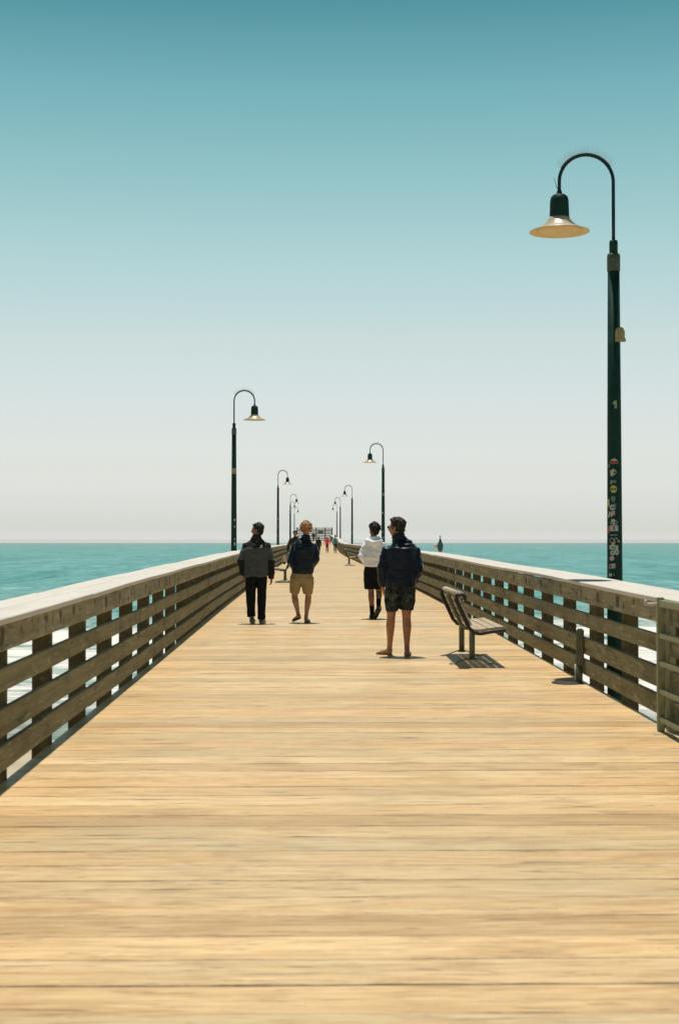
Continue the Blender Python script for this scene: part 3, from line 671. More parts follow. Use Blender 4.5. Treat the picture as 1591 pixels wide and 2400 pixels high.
def person(label, loc, P, rz=0.0, vox=0.009, group=None, s=1.0):
    """P: joints and clothing, in metres, x right, y away from the feet's heels, z up"""
    J = P['J']; C = P['cols']
    t = thing('person', label, 'person', loc, rz, group); t.scale = (s, s, s)
    # continuous body
    bm = bmesh.new()
    pel, che, nk, hd = V(J['pelvis']), V(J['chest']), V(J['neck']), V(J['head'])
    tube(bm, [pel - V((0, 0, .05)), pel + V((0, 0, .04)), lerp(pel, che, .4), lerp(pel, che, .75), che, lerp(che, nk, .6)],
         [(.135, .10), (.145, .105), (.125, .09), (.145, .10), (.160, .10), (.10, .075)], 20, True, side=(1, 0, 0))
    tube(bm, [lerp(che, nk, .2), nk, hd - V((0, .005, .06))], [(.075, .07), (.058, .058), (.054, .056)], 14, True, side=(1, 0, 0))
    q, rot = head_parts(bm, hd, J.get('yaw', 0))
    for sd, S, E, W in ((-1, 'SL', 'EL', 'WL'), (1, 'SR', 'ER', 'WR')):
        a, b, c = V(J[S]), V(J[E]), V(J[W])
        tube(bm, [lerp(che, a, .5), a, lerp(a, b, .35), lerp(a, b, .8), b, lerp(b, c, .25), lerp(b, c, .7), c], [.06, .055, .048, .040, .037, .038, .030, .024], 14)
        hd_ = J.get('hand' + S[1], None)
        d = V(hd_) if hd_ else (c - b)
        hand(bm, c, d, (-sd * .9, .45, 0.0), -sd, J.get('curl', .55))
    for sd, Hn, Kn, An, Tn, Hl in ((-1, 'HL', 'KL', 'AL', 'TL', 'CL'), (1, 'HR', 'KR', 'AR', 'TR', 'CR')):
        h, k, a, to, he = (V(J[n]) for n in (Hn, Kn, An, Tn, Hl))
        cf = lerp(k, a, .28) + V((0.004 * sd, -.018, 0))
        tube(bm, [h, lerp(h, k, .3), lerp(h, k, .75), k, cf, lerp(k, a, .62) + V((0, -.006, 0)), lerp(k, a, .88), a], [.088, .084, .064, .054, (.057, .060), .043, .034, .036], 16)
        fd = (to - he); up = V((0, 0, 1))
        tube(bm, [lerp(he, a, .55), lerp(he, to, .25) + V((0, 0, .035)), lerp(he, to, .6) + V((0, 0, .024)), lerp(he, to, .88) + V((0, 0, .013))], [(.034, .036), (.036, .034), (.043, .021), (.040, .013)], 12, True, side=fd.cross(up))
        tube(bm, [he + V((0, 0, .03)), lerp(he, a, .8)], [.031, .034], 10)
        sdv = fd.cross(up).normalized()
        for tk, (o_, l_) in enumerate(((-.030, .0), (-.015, .006), (0, .008), (.014, .004), (.027, -.006))):
            o_ *= sd
            b0 = lerp(he, to, .84) + sdv * o_ + V((0, 0, .014))
            tube(bm, [b0, b0 + fd.normalized() * (.034 + l_)], [.0095, .0085], 8)
    body = obj('body', remesh(bm, vox, 3), C['skin'], t)
    for k in (-1, 1):
        bm = bmesh.new(); ellip(bm, q(k*.030, .083, .010), (.012, .009, .009), rot, 12, 8); obj('eye', bm, mEye, t)
    # clothes
    if 'top' in P:
        T = P['top']; bm = bmesh.new()
        tube(bm, [(cx, cy, z) for z, cx, cy, rx, ry in T['rows']], [(rx, ry) for z, cx, cy, rx, ry in T['rows']], 28, False, side=(1, 0, 0))
        for S, E, W, rr in (('SL', 'EL', 'WL', T.get('rl', (.068, .064, .062, .050, .046))), ('SR', 'ER', 'WR', T.get('rr', (.068, .064, .062, .050, .046)))):
            a, b, c = V(J[S]), V(J[E]), V(J[W]); e = lerp(b, c, T.get('cuff', .96))
            tube(bm, [lerp(a, V((0, 0, a.z)), .45), a, lerp(a, b, .5), b, lerp(b, e, .5), e], [rr[0] * .95, rr[0], rr[1], rr[2], rr[3], rr[4]], 16, False)
            ellip(bm, b, (rr[2],) * 3)
        for cpts, crad in T.get('extra', []): tube(bm, cpts, crad, 18, True, side=(1, 0, 0))
        me = remesh(bm, vox, 3)
        q1 = T.get('quilt', 0); wr = T.get('wrinkle', .006)
        sh = T.get('seed', 0)
        def fn(co, n):
            d = wr * (noise.noise(V((co.x * 7, co.y * 7 + sh, co.z * 13))) + .6 * noise.noise(V((co.x * 16 + 4, co.y * 16 + sh, co.z * 24))))
            if q1:
                ph = co.z + .02 * co.x * co.x * 4 + .004 * noise.noise(V((co.x * 20, co.y * 20, sh)))
                d += q1 * min(1, max(.3, (co.z - 1.27) / .08)) * (abs(math.sin(math.pi * ph / .048)) ** .6 - .6)
            return d
        displace(me, fn)
        o = obj(T['name'], me, T['mats'], t)
        if 'zone' in T:
            for p in o.data.polygons: p.material_index = T['zone'](p.center)
        for nm, f in T.get('subs', []): obj(nm, f(), T['submat'], o)
    if 'bottom' in P:
        B = P['bottom']; bm = bmesh.new()
        tube(bm, [(cx, cy, z) for z, cx, cy, rx, ry in B['rows']], [(rx, ry) for z, cx, cy, rx, ry in B['rows']], 24, False, side=(1, 0, 0))
        for leg in (B['left'], B['right']):
            tube(bm, [(cx, cy, z) for z, cx, cy, rx, ry in leg], [(rx, ry) for z, cx, cy, rx, ry in leg], 20, False, side=(1, 0, 0))
        me = remesh(bm, vox, 2)
        displace(me, lambda co, n: .007 * noise.noise(V((co.x * 11, co.y * 11 + 3, co.z * 6))) + .004 * noise.noise(V((co.x * 25, co.y * 25, co.z * 14))))
        obj(B['name'], me, B['mat'], t)
    # hair
    Hh = P['hair']; bm = bmesh.new(); rnd = random.Random(Hh.get('seed', 1))
    vol = Hh.get('vol', .012)
    ellip(bm, q(0, -.018, .036), (.079 + vol*.6, .098 + vol*.5, .084 + vol), rot, 20, 14)
    tube(bm, [q(0, -.072, .03), q(0, -.078, -.03), q(0, -.066, -.075 * Hh.get('nape', 1))], [(.066, .035), (.062, .030), (.050, .018)], 14, True, side=rot @ V((1, 0, 0)))
    for i in range(Hh.get('n', 90)):
        az = rnd.uniform(-math.pi, math.pi); el = rnd.uniform(Hh.get('low', .05) if abs(az) > 1.6 else .05, 1.5)
        x, y, z = math.sin(az) * math.cos(el), math.cos(az) * math.cos(el), math.sin(el)
        if y > .45 and z < .55: continue
        r = rnd.uniform(.010, .019) * Hh.get('curl', 1)
        ellip(bm, q(x * (.076 + vol), -.018 + y * (.094 + vol), .036 + z * (.082 + vol)), (r, r, r * .8), rot, 8, 6)
    for i in range(Hh.get('tufts', 0)):
        az = rnd.uniform(-math.pi, math.pi); el = rnd.uniform(-.5 if abs(az) > 1.6 else .5, 1.5)
        x, y, z = math.sin(az) * math.cos(el), math.cos(az) * math.cos(el), math.sin(el)
        k1, k2 = 1.0, 1.30 + rnd.uniform(-.08, .14)
        A_ = q(x * .09, -.018 + y * .108, .036 + z * .095); B_ = q(x * .09 * k2 + rnd.uniform(-.015, .015), -.018 + y * .108 * k2, .036 + z * .095 * k2)
        tube(bm, [A_, lerp(A_, B_, .6), B_], [.013, .009, .005], 6)
    for (x, y, z, r) in Hh.get('lumps', []): ellip(bm, q(x, y, z), (r, r, r * .8), rot, 10, 8)
    # cut the face free: subtract by keeping verts behind the brow line
    me = remesh(bm, min(vox, .008), 1)
    inv = rot.transposed(); hc = V(hd)
    for v in me.vertices:
        l = inv @ (v.co - hc)
        lim = .030 if l.z < .035 else .030 + min(1, (l.z - .035) / .055) * .055
        if l.z < .095 and l.y > lim:
            l.y = lim - max(0, .035 - l.z) * .35; l.x *= .90 if l.z < .05 else .97; v.co = hc + rot @ l
    displace(me, lambda co, n: .006 * noise.noise(co * 55) + .004 * noise.noise(co * 120))
    obj(Hh.get('name', 'hair'), me, Hh['mat'], t)
    if P.get('glasses'):
        bm = bmesh.new()
        for k in (-1, 1):
            ellip(bm, q(k*.031, .104, .010), (.027, .007, .020), rot, 14, 10)
            tube(bm, [q(k*.058, .098, .014), q(k*.079, .07, .014), q(k*.084, -.01, .010)], [.0035, .003, .003], 6)
        tube(bm, [q(-.01, .108, .016), q(.01, .108, .016)], .003, 6)
        obj('sunglasses', bm, mBenchM, t)
    # footwear
    for Tn, Hl, An in (('TL', 'CL', 'AL'), ('TR', 'CR', 'AR')):
        to, he, a = V(J[Tn]), V(J[Hl]), V(J[An]); kind = P['feet']; fd = (to - he); sdv = fd.cross(V((0, 0, 1))).normalized()
        nrm = sdv.cross(fd).normalized()
        if nrm.z < 0: nrm = -nrm
        bm = bmesh.new()
        e0, e1 = he - fd.normalized() * .018, to + fd.normalized() * .014
        pts = [lerp(e0, e1, f) - nrm * .004 for f in (0.02, .2, .45, .75, .97)]
        tube(bm, pts, [(.032, .011), (.036, .012), (.034, .012), (.046, .012), (.032, .010)], 14, True, side=sdv)
        if kind == 'flipflop':
            sole = obj('sandal', bm, P['shoemat'], t)
            bm = bmesh.new(); mid = lerp(he, to, .74) + nrm * .045
            for k in (-1, 1): tube(bm, [mid, lerp(he, to, .6) + sdv * .036 * k + nrm * .030, lerp(he, to, .45) + sdv * .042 * k + nrm * .004], [(.010, .003)] * 3, 8, True)
            obj('strap', bm, P['shoemat'], sole)
        else:
            sole = obj('shoe_sole', bm, P.get('solemat', P['shoemat']), t)
            bm = bmesh.new()
            tube(bm, [lerp(he, to, f) + nrm * z for f, z in ((0, .040), (.25, .042), (.55, .034), (.8, .024), (.98, .016))], [(.036, .036), (.042, .036), (.045, .028), (.046, .020), (.034, .012)], 16, True, side=sdv)
            ellip(bm, he + nrm * .028 + fd * .06, (.046, .050, .040)); ellip(bm, lerp(he, to, .3) + nrm * .045, (.043, .05, .034))
            tube(bm, [he + nrm * .04 + fd * .08, lerp(he + nrm * .04 + fd * .08, a, .75)], [.040, .040], 14)
            obj('shoe', remesh(bm, vox * .8, 2), P['shoemat'], t)
            if 'sock' in P:
                bm = bmesh.new(); k = V(J['K' + An[1]]); tube(bm, [lerp(he, a, .6), a, lerp(a, k, P['sockh'])], [.040, .041, .047], 16); obj('sock', bm, P['sock'], t)
    return t, q, rot

mEye = mat_paint('eye_white', (0.55, 0.52, 0.5), 0.3, 0.05)
def skin(name, c):
    m, nt, b = M(name); n = noisen(nt, mapped(nt, (1, 1, 1)), 12, 4, 0.6)
    nt.links.new(rampn(nt, [(.3, tuple(x * .82 for x in c)), (.7, tuple(x * 1.12 for x in c))], n).outputs[0], b.inputs['Base Color'])
    b.inputs['Roughness'].default_value = .55; b.inputs['Subsurface Weight'].default_value = .08; b.inputs['Subsurface Scale'].default_value = .02
    return m
skTan = skin('skin_tan', (.36, .17, .085)); skFair = skin('skin_fair', (.40, .20, .11)); skBr = skin('skin_brown', (.27, .12, .06))
mNavy = mat_cloth('navy_nylon', (.0025, .004, .012), .42, .2, .55, 20, .30)
mNavy2 = mat_cloth('black_nylon', (.0025, .004, .011), .42, .2, .55, 20, .30)
for _m in (mNavy, mNavy2): _m.node_tree.nodes['Principled BSDF'].inputs['Specular Tint'].default_value = (.62, .80, 1.0, 1); _m.node_tree.nodes['Principled BSDF'].inputs['Sheen Roughness'].default_value = .28; _m.node_tree.nodes['Principled BSDF'].inputs['Sheen Tint'].default_value = (.8, .85, .8, 1)
mFleece = mat_cloth('grey_fleece', (.060, .070, .068), .95, .15, .1, 60, .2)
mFleeceD = mat_cloth('black_fleece', (.010, .010, .012), .9, .2, .05, 60, .2)
mFleeceY = mat_cloth('dark_yoke', (.016, .017, .013), .9, .2, .03, 60, .15)
mBlack = mat_cloth('black_cotton', (.005, .006, .009), .9, .2, .0, 30, .15)
mWhiteC = mat_cloth('white_cotton', (.78, .80, .86), .9, .03, .1, 25)
mKhaki = mat_cloth('khaki_cotton', (.30, .22, .10), .9, .12, .1)
mCamo = mat_cloth('camo_cotton', (.028, .036, .036), .9, .2, .0, 30, .2, [((.075, .078, .060), 14, .57), ((.008, .010, .012), 11, .55), ((.014, .028, .030), 17, .58)])
mSole = mat_paint('sandal_rubber', (.035, .028, .022), .8); mSoleT = mat_paint('sandal_tan', (.22, .17, .11), .8, .3)
mShoeW = mat_paint('shoe_grey', (.16, .16, .13), .7, .4, 30); mSoleW = mat_paint('shoe_sole_pale', (.50, .50, .42), .7); mShoeB = mat_paint('shoe_black', (.012, .013, .014), .7)
mHairB = mat_cloth('hair_black', (.012, .011, .010), .6, .5, 0, 80, .2); mHairBr = mat_cloth('hair_brown', (.020, .016, .012), .6, .5, 0, 80, .2)
mHairO = mat_cloth('hair_strawberry_blond', (.29, .150, .058), .6, .75, 0, 30, .3)
mSockW = mat_cloth('sock_white', (.6, .62, .58)); 

# standing man, navy puffer jacket and camouflage shorts
P1 = dict(J=dict(pelvis=(.01, 0, .93), chest=(.03, 0, 1.34), neck=(-.005, .0, 1.49), head=(-.03, .025, 1.632), yaw=R(62),
    SL=(-.155, .01, 1.345), EL=(-.222, -.01, 1.12), WL=(-.208, .06, .875), handL=(.25, .12, -1), SR=(.212, .01, 1.340), ER=(.245, -.05, 1.10), WR=(.19, .10, .93),
    HL=(-.085, 0, .88), KL=(-.100, .06, .49), AL=(-.112, .20, .095), CL=(-.105, .185, .012), TL=(-.262, .29, .012),
    HR=(.095, 0, .88), KR=(.092, .0, .49), AR=(.098, -.01, .09), CR=(.098, -.035, .012), TR=(.125, .20, .012)), cols=dict(skin=skTan),
    top=dict(name='jacket', mats=[mNavy], quilt=.013, wrinkle=.010, seed=1, cuff=.95, rl=(.070, .066, .064, .055, .046), rr=(.070, .068, .064, .056, .05),
        rows=[(.875, .014, 0, .180, .125), (.90, .014, 0, .196, .140), (1.0, .018, 0, .203, .145), (1.12, .022, 0, .205, .148), (1.24, .03, -.006, .208, .158), (1.30, .03, -.008, .206, .158), (1.355, .03, -.008, .200, .152), (1.395, .026, -.006, .180, .132), (1.425, .020, -.003, .150, .108), (1.450, .012, .0, .120, .088), (1.475, .003, .0, .094, .077), (1.51, -.006, .0, .080, .075), (1.555, -.010, .002, .078, .075)]),
    bottom=dict(name='shorts', mat=mCamo, rows=[(.94, .014, 0, .17, .12), (.84, .014, 0, .196, .135), (.77, .005, 0, .190, .135)],
        left=[(.82, -.085, 0, .10, .125), (.70, -.095, .01, .098, .11), (.578, -.092, .03, .078, .085)], right=[(.82, .105, 0, .10, .125), (.70, .10, 0, .104, .11), (.588, .092, 0, .088, .090)]),
    hair=dict(mat=mHairBr, vol=.014, n=110, curl=1.0, seed=3, lumps=[(0, .06, .105, .030), (.03, .05, .108, .026), (-.03, .055, .106, .026), (0, .03, .12, .03)]), glasses=True, feet='flipflop', shoemat=mSoleT)
Y1 = 18.1
person('man in black quilted jacket, camouflage shorts and sandals, looking left, near the bench', ((935.2 - 739) * Y1 / F, Y1, dz(Y1)), P1, vox=.008)
# blond man
P2 = dict(J=dict(pelvis=(-.02, 0, .90), chest=(.02, 0, 1.33), neck=(.04, .0, 1.47), head=(.047, .03, 1.618), yaw=R(5),
    SL=(-.150, .01, 1.325), EL=(-.225, -.03, 1.07), WL=(-.15, .12, .93), SR=(.190, .01, 1.325), ER=(.225, -.03, 1.10), WR=(.14, .12, .95),
    HL=(-.10, 0, .86), KL=(-.150, .03, .46), AL=(-.088, -.06, .15), CL=(-.065, -.11, .085), TL=(-.175, .05, .03),
    HR=(.06, 0, .86), KR=(.088, .03, .46), AR=(.05, .0, .09), CR=(.045, -.03, .012), TR=(.095, .20, .012)), cols=dict(skin=skFair),
    top=dict(name='jacket', mats=[mNavy2], quilt=.012, wrinkle=.010, seed=5, rl=(.068, .066, .064, .055, .05), rr=(.068, .066, .064, .055, .05),
        rows=[(.835, -.015, 0, .165, .12), (.86, -.015, 0, .184, .135), (.96, -.01, 0, .198, .145), (1.1, .005, 0, .200, .148), (1.22, .015, -.006, .203, .158), (1.28, .018, -.008, .202, .158), (1.335, .02, -.008, .197, .152), (1.375, .024, -.006, .176, .132), (1.405, .028, -.003, .146, .108), (1.430, .033, .0, .116, .088), (1.455, .038, .0, .090, .077), (1.49, .042, .0, .078, .075), (1.53, .045, .002, .076, .075)]),
    bottom=dict(name='shorts', mat=mKhaki, rows=[(.90, -.015, 0, .165, .12), (.78, -.025, 0, .205, .135), (.70, -.028, 0, .205, .135)],
        left=[(.78, -.115, 0, .115, .125), (.64, -.14, .02, .10, .11), (.508, -.152, .03, .080, .088)], right=[(.78, .07, 0, .115, .125), (.64, .078, .01, .108, .11), (.50, .078, .02, .084, .088)]),
    hair=dict(mat=mHairO, vol=.018, n=190, curl=1.45, seed=8, low=-.75, tufts=70), feet='flipflop', shoemat=mSole)
Y2 = 24.8
person('man with curly blond hair in black quilted jacket and khaki shorts, seen from behind', ((710.8 - 739) * Y2 / F, Y2, dz(Y2)), P2)
# man in grey fleece
def logo():
    bm = bmesh.new(); n = 10
    c = [(0.100 + x, -.137 - .004 * k, 1.338 + z) for k, (x, z) in enumerate([(0, 0)])]
    def q3(x, z): return (.100 + x, -.1555 + abs(x) * .15, 1.332 + z)
    v0 = bm.verts.new(q3(-.012, 0)); r = [bm.verts.new(q3(-.012 + .034 * math.cos(a), .026 * math.sin(a))) for a in [math.pi * .02 + math.pi * .62 * i / n for i in range(n + 1)]]
    for a, b in zip(r, r[1:]): bm.faces.new((v0, a, b))
    for j in range(3):
        b0 = [bm.verts.new(q3(x, z)) for x, z in ((-.022, -.006 - j * .007), (.006, -.006 - j * .007), (.006, -.010 - j * .007), (-.022, -.010 - j * .007))]
        bm.faces.new(b0)
    bmesh.ops.solidify(bm, geom=bm.faces[:], thickness=.002)
    return bm
def zone3(c):
    if abs(c.x) > .20 or (c.z < 1.25 and abs(c.x - .0) > .205 - 0):
        ax = abs(c.x - .005)
        if ax > .205 and c.z < 1.09: return 1
    if c.z > 1.315 or (abs(c.x) < .11 and c.z > 1.29 + .6 * abs(c.x)): return 2
    return 0
P3 = dict(J=dict(pelvis=(-.005, 0, .92), chest=(.0, 0, 1.34), neck=(.012, .0, 1.475), head=(.022, .02, 1.612), yaw=R(72),
    SL=(-.172, .01, 1.335), EL=(-.255, -.02, 1.08), WL=(-.225, .06, .86), SR=(.188, .01, 1.335), ER=(.258, -.01, 1.07), WR=(.262, .04, .80),
    HL=(-.09, 0, .88), KL=(-.09, .03, .48), AL=(-.075, -.0, .10), CL=(-.068, -.05, .02), TL=(-.05, .19, .02),
    HR=(.10, 0, .88), KR=(.100, .03, .48), AR=(.092, .0, .095), CR=(.09, -.03, .015), TR=(.135, .19, .015)), cols=dict(skin=skBr),
    top=dict(name='fleece_jacket', mats=[mFleece, mFleeceD, mFleeceY], zone=zone3, wrinkle=.014, seed=9, cuff=1.12, rl=(.074, .070, .068, .060, .052), rr=(.074, .070, .066, .058, .050),
        subs=[('logo', logo)], submat=mSockW,
        rows=[(.80, -.015, 0, .205, .135), (.83, -.015, 0, .212, .145), (.95, -.01, 0, .208, .148), (1.1, -.003, 0, .206, .150), (1.25, .0, 0, .212, .150), (1.33, .003, .005, .208, .135), (1.38, .005, .012, .180, .115), (1.42, .008, .012, .135, .096), (1.455, .01, .0, .100, .092), (1.49, .012, .0, .084, .084), (1.53, .012, .003, .082, .084)]),
    bottom=dict(name='trousers', mat=mBlack, rows=[(.90, -.0, 0, .165, .12), (.80, -.0, 0, .188, .13), (.74, .0, 0, .182, .13)],
        left=[(.80, -.09, 0, .10, .12), (.60, -.092, .015, .090, .10), (.35, -.090, .0, .078, .085), (.115, -.080, -.01, .068, .078)], right=[(.80, .095, 0, .10, .12), (.60, .100, .015, .084, .10), (.35, .096, .0, .074, .085), (.07, .094, -.0, .066, .080)]),
    hair=dict(mat=mHairB, vol=.010, n=60, curl=.8, seed=4, lumps=[(0, .075, .080, .026), (.02, .07, .085, .024), (-.02, .07, .085, .024)]), feet='shoe', shoemat=mShoeW, solemat=mSoleW, sock=mSockW, sockh=.12)
Y3 = 24.6
person('man in grey and black fleece jacket and black trousers, looking left beside left railing', ((600.5 - 739) * Y3 / F, Y3, dz(Y3)), P3)
# man in white hoodie
P4 = dict(J=dict(pelvis=(.01, 0, .93), chest=(.02, 0, 1.32), neck=(.02, .0, 1.475), head=(.028, .03, 1.615), yaw=R(38),
    SL=(-.125, .01, 1.33), EL=(-.195, -.03, 1.13), WL=(-.12, .17, 1.02), SR=(.172, .01, 1.33), ER=(.235, -.03, 1.12), WR=(.15, .17, 1.0),
    HL=(-.06, 0, .88), KL=(-.022, .05, .49), AL=(-.005, .03, .10), CL=(-.010, .0, .012), TL=(-.015, .22, .012),
    HR=(.10, 0, .88), KR=(.118, .05, .48), AR=(.100, -.22, .255), CR=(.125, -.27, .18), TR=(.040, -.17, .015)), cols=dict(skin=skBr),
    top=dict(name='hoodie', mats=[mWhiteC], wrinkle=.016, seed=13, rl=(.074, .070, .066, .058, .050), rr=(.074, .070, .066, .058, .050),
        extra=[([(-.10, -.02, 1.43), (-.07, -.10, 1.40), (.02, -.135, 1.37), (.11, -.10, 1.40), (.14, -.02, 1.43)], [(.045, .04), (.05, .05), (.06, .055), (.05, .05), (.045, .04)]), ([(-.07, .0, 1.47), (-.05, -.06, 1.465), (.02, -.09, 1.455), (.09, -.06, 1.465), (.11, .0, 1.47)], [.03, .034, .038, .034, .03])],
        rows=[(.945, .01, 0, .155, .12), (.97, .01, 0, .172, .135), (1.08, .01, 0, .180, .148), (1.22, .015, 0, .185, .15), (1.34, .02, 0, .185, .13), (1.40, .02, 0, .150, .11), (1.45, .02, 0, .105, .095), (1.485, .02, .005, .090, .085)]),
    bottom=dict(name='shorts', mat=mBlack, rows=[(.97, .01, 0, .15, .115), (.84, .01, 0, .172, .13), (.77, .01, 0, .175, .13)],
        left=[(.84, -.06, 0, .105, .12), (.68, -.06, .02, .102, .11), (.545, -.052, .035, .094, .095)], right=[(.84, .085, 0, .10, .12), (.68, .095, .02, .095, .11), (.545, .108, .035, .088, .095)]),
    hair=dict(mat=mHairB, vol=.020, n=150, curl=1.2, seed=11, low=-.45, tufts=30, lumps=[(0, .085, .085, .026), (.03, .08, .09, .024), (-.03, .08, .085, .026), (.0, .10, .07, .018)]), feet='shoe', shoemat=mShoeB, sock=mBlack, sockh=.42)
Y4 = 25.9
person('man in white hooded sweatshirt and black shorts, mid stride, behind the camouflage shorts man', ((872.7 - 739) * Y4 / F, Y4, dz(Y4)), P4)
# far walkers
def walker(label, px, Y, height, topm, botm, hairm, skinm, facing=0.0, coat=False, stride=.16, vol=.012, long_hair=False, arms=.24, short=False):
    st = stride
    J = dict(pelvis=(0, 0, .95), chest=(0, 0, 1.36), neck=(0, 0, 1.50), head=(0, .02, 1.635), yaw=0,
        SL=(-.17, 0, 1.40), EL=(-arms, -.05, 1.13), WL=(-arms - .01, .10, .90), SR=(.17, 0, 1.40), ER=(arms, -.09, 1.13), WR=(arms + .01, -.02, .88),
        HL=(-.08, 0, .9), KL=(-.085, st * .8 + .03, .50), AL=(-.08, st, .09), CL=(-.08, st - .04, .012), TL=(-.09, st + .2, .012),
        HR=(.08, 0, .9), KR=(.085, -st * .2 + .02, .48), AR=(.08, -st, .14), CR=(.08, -st - .06, .08), TR=(.09, -st + .14, .015))
    low = .55 if coat else .90
    rows = [(low, 0, 0, .18, .14), (low + .03, 0, 0, .19, .145)] + ([(.85, 0, 0, .18, .135)] if coat else []) + [(1.1, 0, 0, .175, .13), (1.25, 0, 0, .19, .13), (1.38, 0, 0, .19, .12), (1.44, 0, 0, .14, .095), (1.50, 0, 0, .085, .08)]
    P = dict(J=J, cols=dict(skin=skinm), top=dict(name='coat' if coat else 'top', mats=[topm], rows=rows, wrinkle=.012, seed=px),
        bottom=dict(name='trousers', mat=botm, rows=[(.98, 0, 0, .15, .11), (.82, 0, 0, .17, .125), (.77, 0, 0, .165, .125)],
            left=[(.82, -.08, 0, .09, .115), (.50, -.085, st * .75, .068, .08), (.12, -.08, st - .01, .052, .06)], right=[(.82, .08, 0, .09, .115), (.50, .085, -st * .2, .068, .08), (.17, .08, -st - .01, .052, .06)]),
        hair=dict(mat=hairm, vol=vol, n=40, nape=3.0 if long_hair else 1), feet='shoe', shoemat=mShoeB)
    s = height / 1.755
    return person(label, ((px - 739) * Y / F, Y, dz(Y)), P, rz=facing, vox=.014, s=s)
mCoat = mat_cloth('dark_green_coat', (.022, .026, .022)); mRed = mat_cloth('coral_top', (.85, .08, .09), .9, .08); mTeal = mat_cloth('teal_shirt', (.10, .30, .30), .9, .1)
mHairF = mat_cloth('hair_fair', (.40, .24, .11)); mDkTr = mat_cloth('charcoal_trousers', (.022, .026, .026)); mSleeve = mat_cloth('pale_sleeve', (.6, .66, .62))
walker('person in long dark coat facing the camera, holding a pale bag, behind the blond man', 691.5, 58.0, 1.74, mCoat, mDkTr, mHairBr, skBr, math.pi, coat=True, arms=.28)
walker('long haired person in black coat, immediately right of the blond man', 746.5, 128.0, 1.66, mBlack, mBlack, mHairBr, skFair, 0, coat=True, long_hair=True)
walker('woman in coral red top and black leggings, far along the pier', 766.8, 146.0, 1.64, mRed, mBlack, mHairF, skFair, math.pi, arms=.30, long_hair=True)
t7, q7, r7 = walker('person in teal shirt with pale sleeves and dark trousers, right of the coral top', 785.6, 143.0, 1.78, mTeal, mDkTr, mHairBr, skTan, 0, arms=.27, vol=.02)
t7p = [c for c in t7.children if c.name.startswith('top')][0]; t7p.data.materials.append(mSleeve)
for p in t7p.data.polygons:
    if abs(p.center.x) > .19 or p.center.z > 1.42: p.material_index = 1
walker('tiny person in dark clothes standing in front of the end gate, left of its sign', 734.8, 240.0, 1.72, mCoat, mDkTr, mHairB, skTan, 0, stride=.05)
# pale bag carried by the person in the dark coat
yb = 57.8; bx = (666.8 - 739) * yb / F
bg_ = thing('carried_bag', 'pale bag with dark bottom hanging from the hand of the dark coat person', 'bag', (bx, yb, dz(yb) + .42))
mBag = mat_cloth('pale_bag', (.60, .47, .32), .9, .15, 0, 12)
bm = bmesh.new(); tube(bm, [(0, 0, .05), (0, 0, .12), (0, 0, .22), (0.02, 0, .30)], [(.075, .05), (.085, .055), (.07, .045), (.03, .02)], 14, True, side=(1, 0, 0)); obj('bag_body', bm, mBag, bg_)
bm = bmesh.new(); tube(bm, [(0, 0, -.01), (0, 0, .045)], [(.055, .04), (.078, .052)], 14, True, side=(1, 0, 0)); obj('bag_bottom', bm, mCoat, bg_)
bm = bmesh.new(); tube(bm, [(.01, 0, .29), (.05, 0, .36), (.10, 0, .40)], .008, 8); obj('handle', bm, mCoat, bg_)

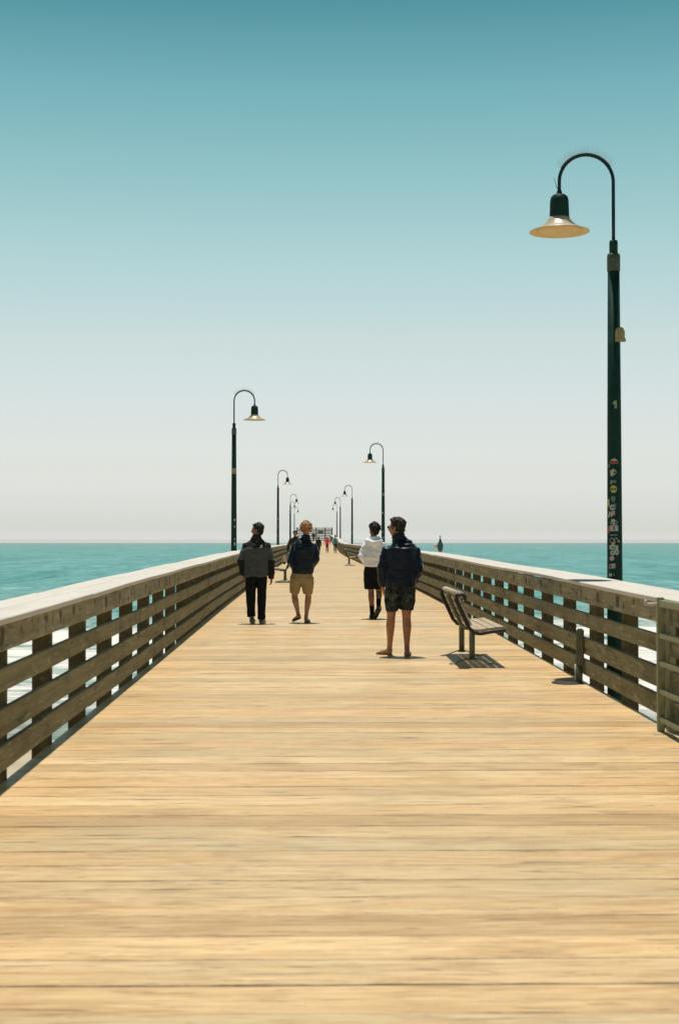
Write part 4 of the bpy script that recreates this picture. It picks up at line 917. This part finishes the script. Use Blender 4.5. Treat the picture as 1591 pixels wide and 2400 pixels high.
# ------------------------------------------------------------ water, beach, haze
WZ = EYE - 7.0
def grid_sheet(name, xs, ys, zf, mat):
    bm = bmesh.new(); g = [[bm.verts.new((x, y, zf(x, y))) for x in xs] for y in ys]
    for a, b in zip(g, g[1:]):
        for k in range(len(xs) - 1): bm.faces.new((a[k], a[k+1], b[k+1], b[k]))
    return tag(obj(name, bm, mat), kind='structure')
def mat_sea():
    m, nt, b = M('sea_water')
    geo = nt.nodes.new('ShaderNodeNewGeometry'); sp_ = nt.nodes.new('ShaderNodeSeparateXYZ'); nt.links.new(geo.outputs['Position'], sp_.inputs[0]); Y = sp_.outputs[1]
    n1 = noisen(nt, mapped(nt, (0.02, 0.035, 1), 'World'), 1.0, 4, 0.55)
    n2 = noisen(nt, mapped(nt, (0.18, 0.45, 1), 'World'), 1.0, 8, 0.75)
    n3 = noisen(nt, mapped(nt, (0.05, 0.16, 1), 'World'), 1.0, 5, 0.6)
    # water colour: deeper and bluer offshore, sandy pale close in
    base = rampn(nt, [(0.35, (0.125, 0.34, 0.345)), (0.65, (0.18, 0.415, 0.41))], n1).outputs[0]
    near = mixc(nt, (0.26, 0.40, 0.36), base, smooth(nt, Y, 70, 240))
    c = mixc(nt, (0.42, 0.43, 0.38), near, smooth(nt, mathn(nt, 'ADD', Y, mathn(nt, 'MULTIPLY', n3, 14)), 64, 80))
    c = mixc(nt, c, (0.015, 0.09, 0.09), smooth(nt, n2, 0.46, 0.60, 0, 0.45))
    rip = noisen(nt, mapped(nt, (0.55, 0.045, 1), 'World'), 1.0, 6, 0.8)
    c = mixc(nt, c, (0.035, 0.19, 0.19), smooth(nt, rip, 0.50, 0.62, 0, 0.85))
    c = mixc(nt, c, (0.33, 0.58, 0.56), smooth(nt, rip, 0.44, 0.30, 0, 0.8))
    rip2 = noisen(nt, mapped(nt, (0.10, 0.012, 1), 'World', (5, 1, 0)), 1.0, 5, 0.7)
    c = mixc(nt, c, (0.03, 0.17, 0.17), smooth(nt, rip2, 0.48, 0.62, 0, 0.5))
    # surf, whitecaps and painted sun glints
    wy = mathn(nt, 'ADD', Y, mathn(nt, 'MULTIPLY', n1, 60))
    surf = mathn(nt, 'MULTIPLY', smooth(nt, wy, 84, 92), smooth(nt, wy, 170, 140))
    lines = smooth(nt, mathn(nt, 'ADD', mathn(nt, 'MULTIPLY', n3, 0.6), mathn(nt, 'MULTIPLY', n2, 0.4)), 0.42, 0.53)
    wh = noisen(nt, mapped(nt, (0.11, 0.5, 1), 'World', (31, 7, 0)), 1.0, 5, 0.7)
    caps_glints = smooth(nt, wh, 0.665, 0.70)
    spk = noisen(nt, mapped(nt, (0.8, 0.06, 1), 'World', (3, 11, 0)), 1.0, 4, 0.7)  # sun sparkle painted into the colour as near-white specks, joined with the whitecaps
    caps_glints = mathn(nt, 'MAXIMUM', caps_glints, smooth(nt, spk, 0.70, 0.75, 0, 0.8))
    foam_glints = mathn(nt, 'MAXIMUM', mathn(nt, 'MULTIPLY', surf, lines), mathn(nt, 'MULTIPLY', caps_glints, 0.8))
    c = mixc(nt, c, (0.78, 0.76, 0.74), foam_glints)
    nt.links.new(c, b.inputs['Base Color'])
    nt.links.new(smooth(nt, foam_glints, 0, 1, 0.5, 0.9), b.inputs['Roughness'])
    b.inputs['IOR'].default_value = 1.33; b.inputs['Specular IOR Level'].default_value = 0.12
    h = mathn(nt, 'ADD', mathn(nt, 'MULTIPLY', n2, 0.5), mathn(nt, 'MULTIPLY', n3, 2.5))
    bumpn(nt, b, h, 1.0, 0.8)
    return m
def spread(a, b, n, p=1.0): return [a + (b - a) * (i / n) ** p for i in range(n + 1)]
def rollers(x, y):
    z = WZ
    if 50 < y < 260:
        w = min(1, (y - 50) / 40) * min(1, (260 - y) / 80)
        z += w * (0.35 * noise.noise(Vector((x * 0.02, y * 0.09, 0))) + 0.18 * noise.noise(Vector((x * 0.06, y * 0.3, 3))))
    return z
xs = [-9000, -3000, -1000, -400] + spread(-200, 200, 100) + [400, 1000, 3000, 9000]
ys = spread(40, 260, 160) + [320, 420, 600, 1000, 2000, 4500, 9000]
grid_sheet('sea', xs, ys, rollers, mat_sea())
def mat_sand():
    m, nt, b = M('beach_sand')
    n = noisen(nt, mapped(nt, (0.4, 0.6, 1), 'World'), 1.0, 5, 0.6); f = noisen(nt, mapped(nt, (6, 6, 1), 'World'), 1.0, 4, 0.6)
    c = rampn(nt, [(0.3, (0.36, 0.30, 0.20)), (0.7, (0.50, 0.43, 0.30))], n).outputs[0]
    c = mixc(nt, c, (0.24, 0.20, 0.14), smooth(nt, f, 0.6, 0.75, 0, 0.5))
    nt.links.new(c, b.inputs['Base Color']); b.inputs['Roughness'].default_value = 0.7; bumpn(nt, b, f, 0.5, 0.05)
    return m
grid_sheet('beach', [-9000, -400] + spread(-100, 100, 40) + [400, 9000], [-9000, -300] + spread(-60, 70, 40) + [120], lambda x, y: WZ + (50 - max(y, -120)) * 0.025 + (0.08 * noise.noise(Vector((x * .05, y * .1, 8)))), mat_sand())
def haze():
    bm = bmesh.new(); box(bm, -9100, 9100, -9100, 9100, WZ - 3.0, 12.0)
    m = bpy.data.materials.new('haze'); m.use_nodes = True; nt = m.node_tree; nt.nodes.clear()
    o = nt.nodes.new('ShaderNodeOutputMaterial'); v = nt.nodes.new('ShaderNodeVolumePrincipled')
    v.inputs['Color'].default_value = (0.92, 0.95, 0.95, 1); v.inputs['Density'].default_value = 0.00012; v.inputs['Anisotropy'].default_value = 0.2
    nt.links.new(v.outputs[0], o.inputs['Volume'])
    tag(obj('haze', bm, m, smooth=False), kind='stuff')
haze()
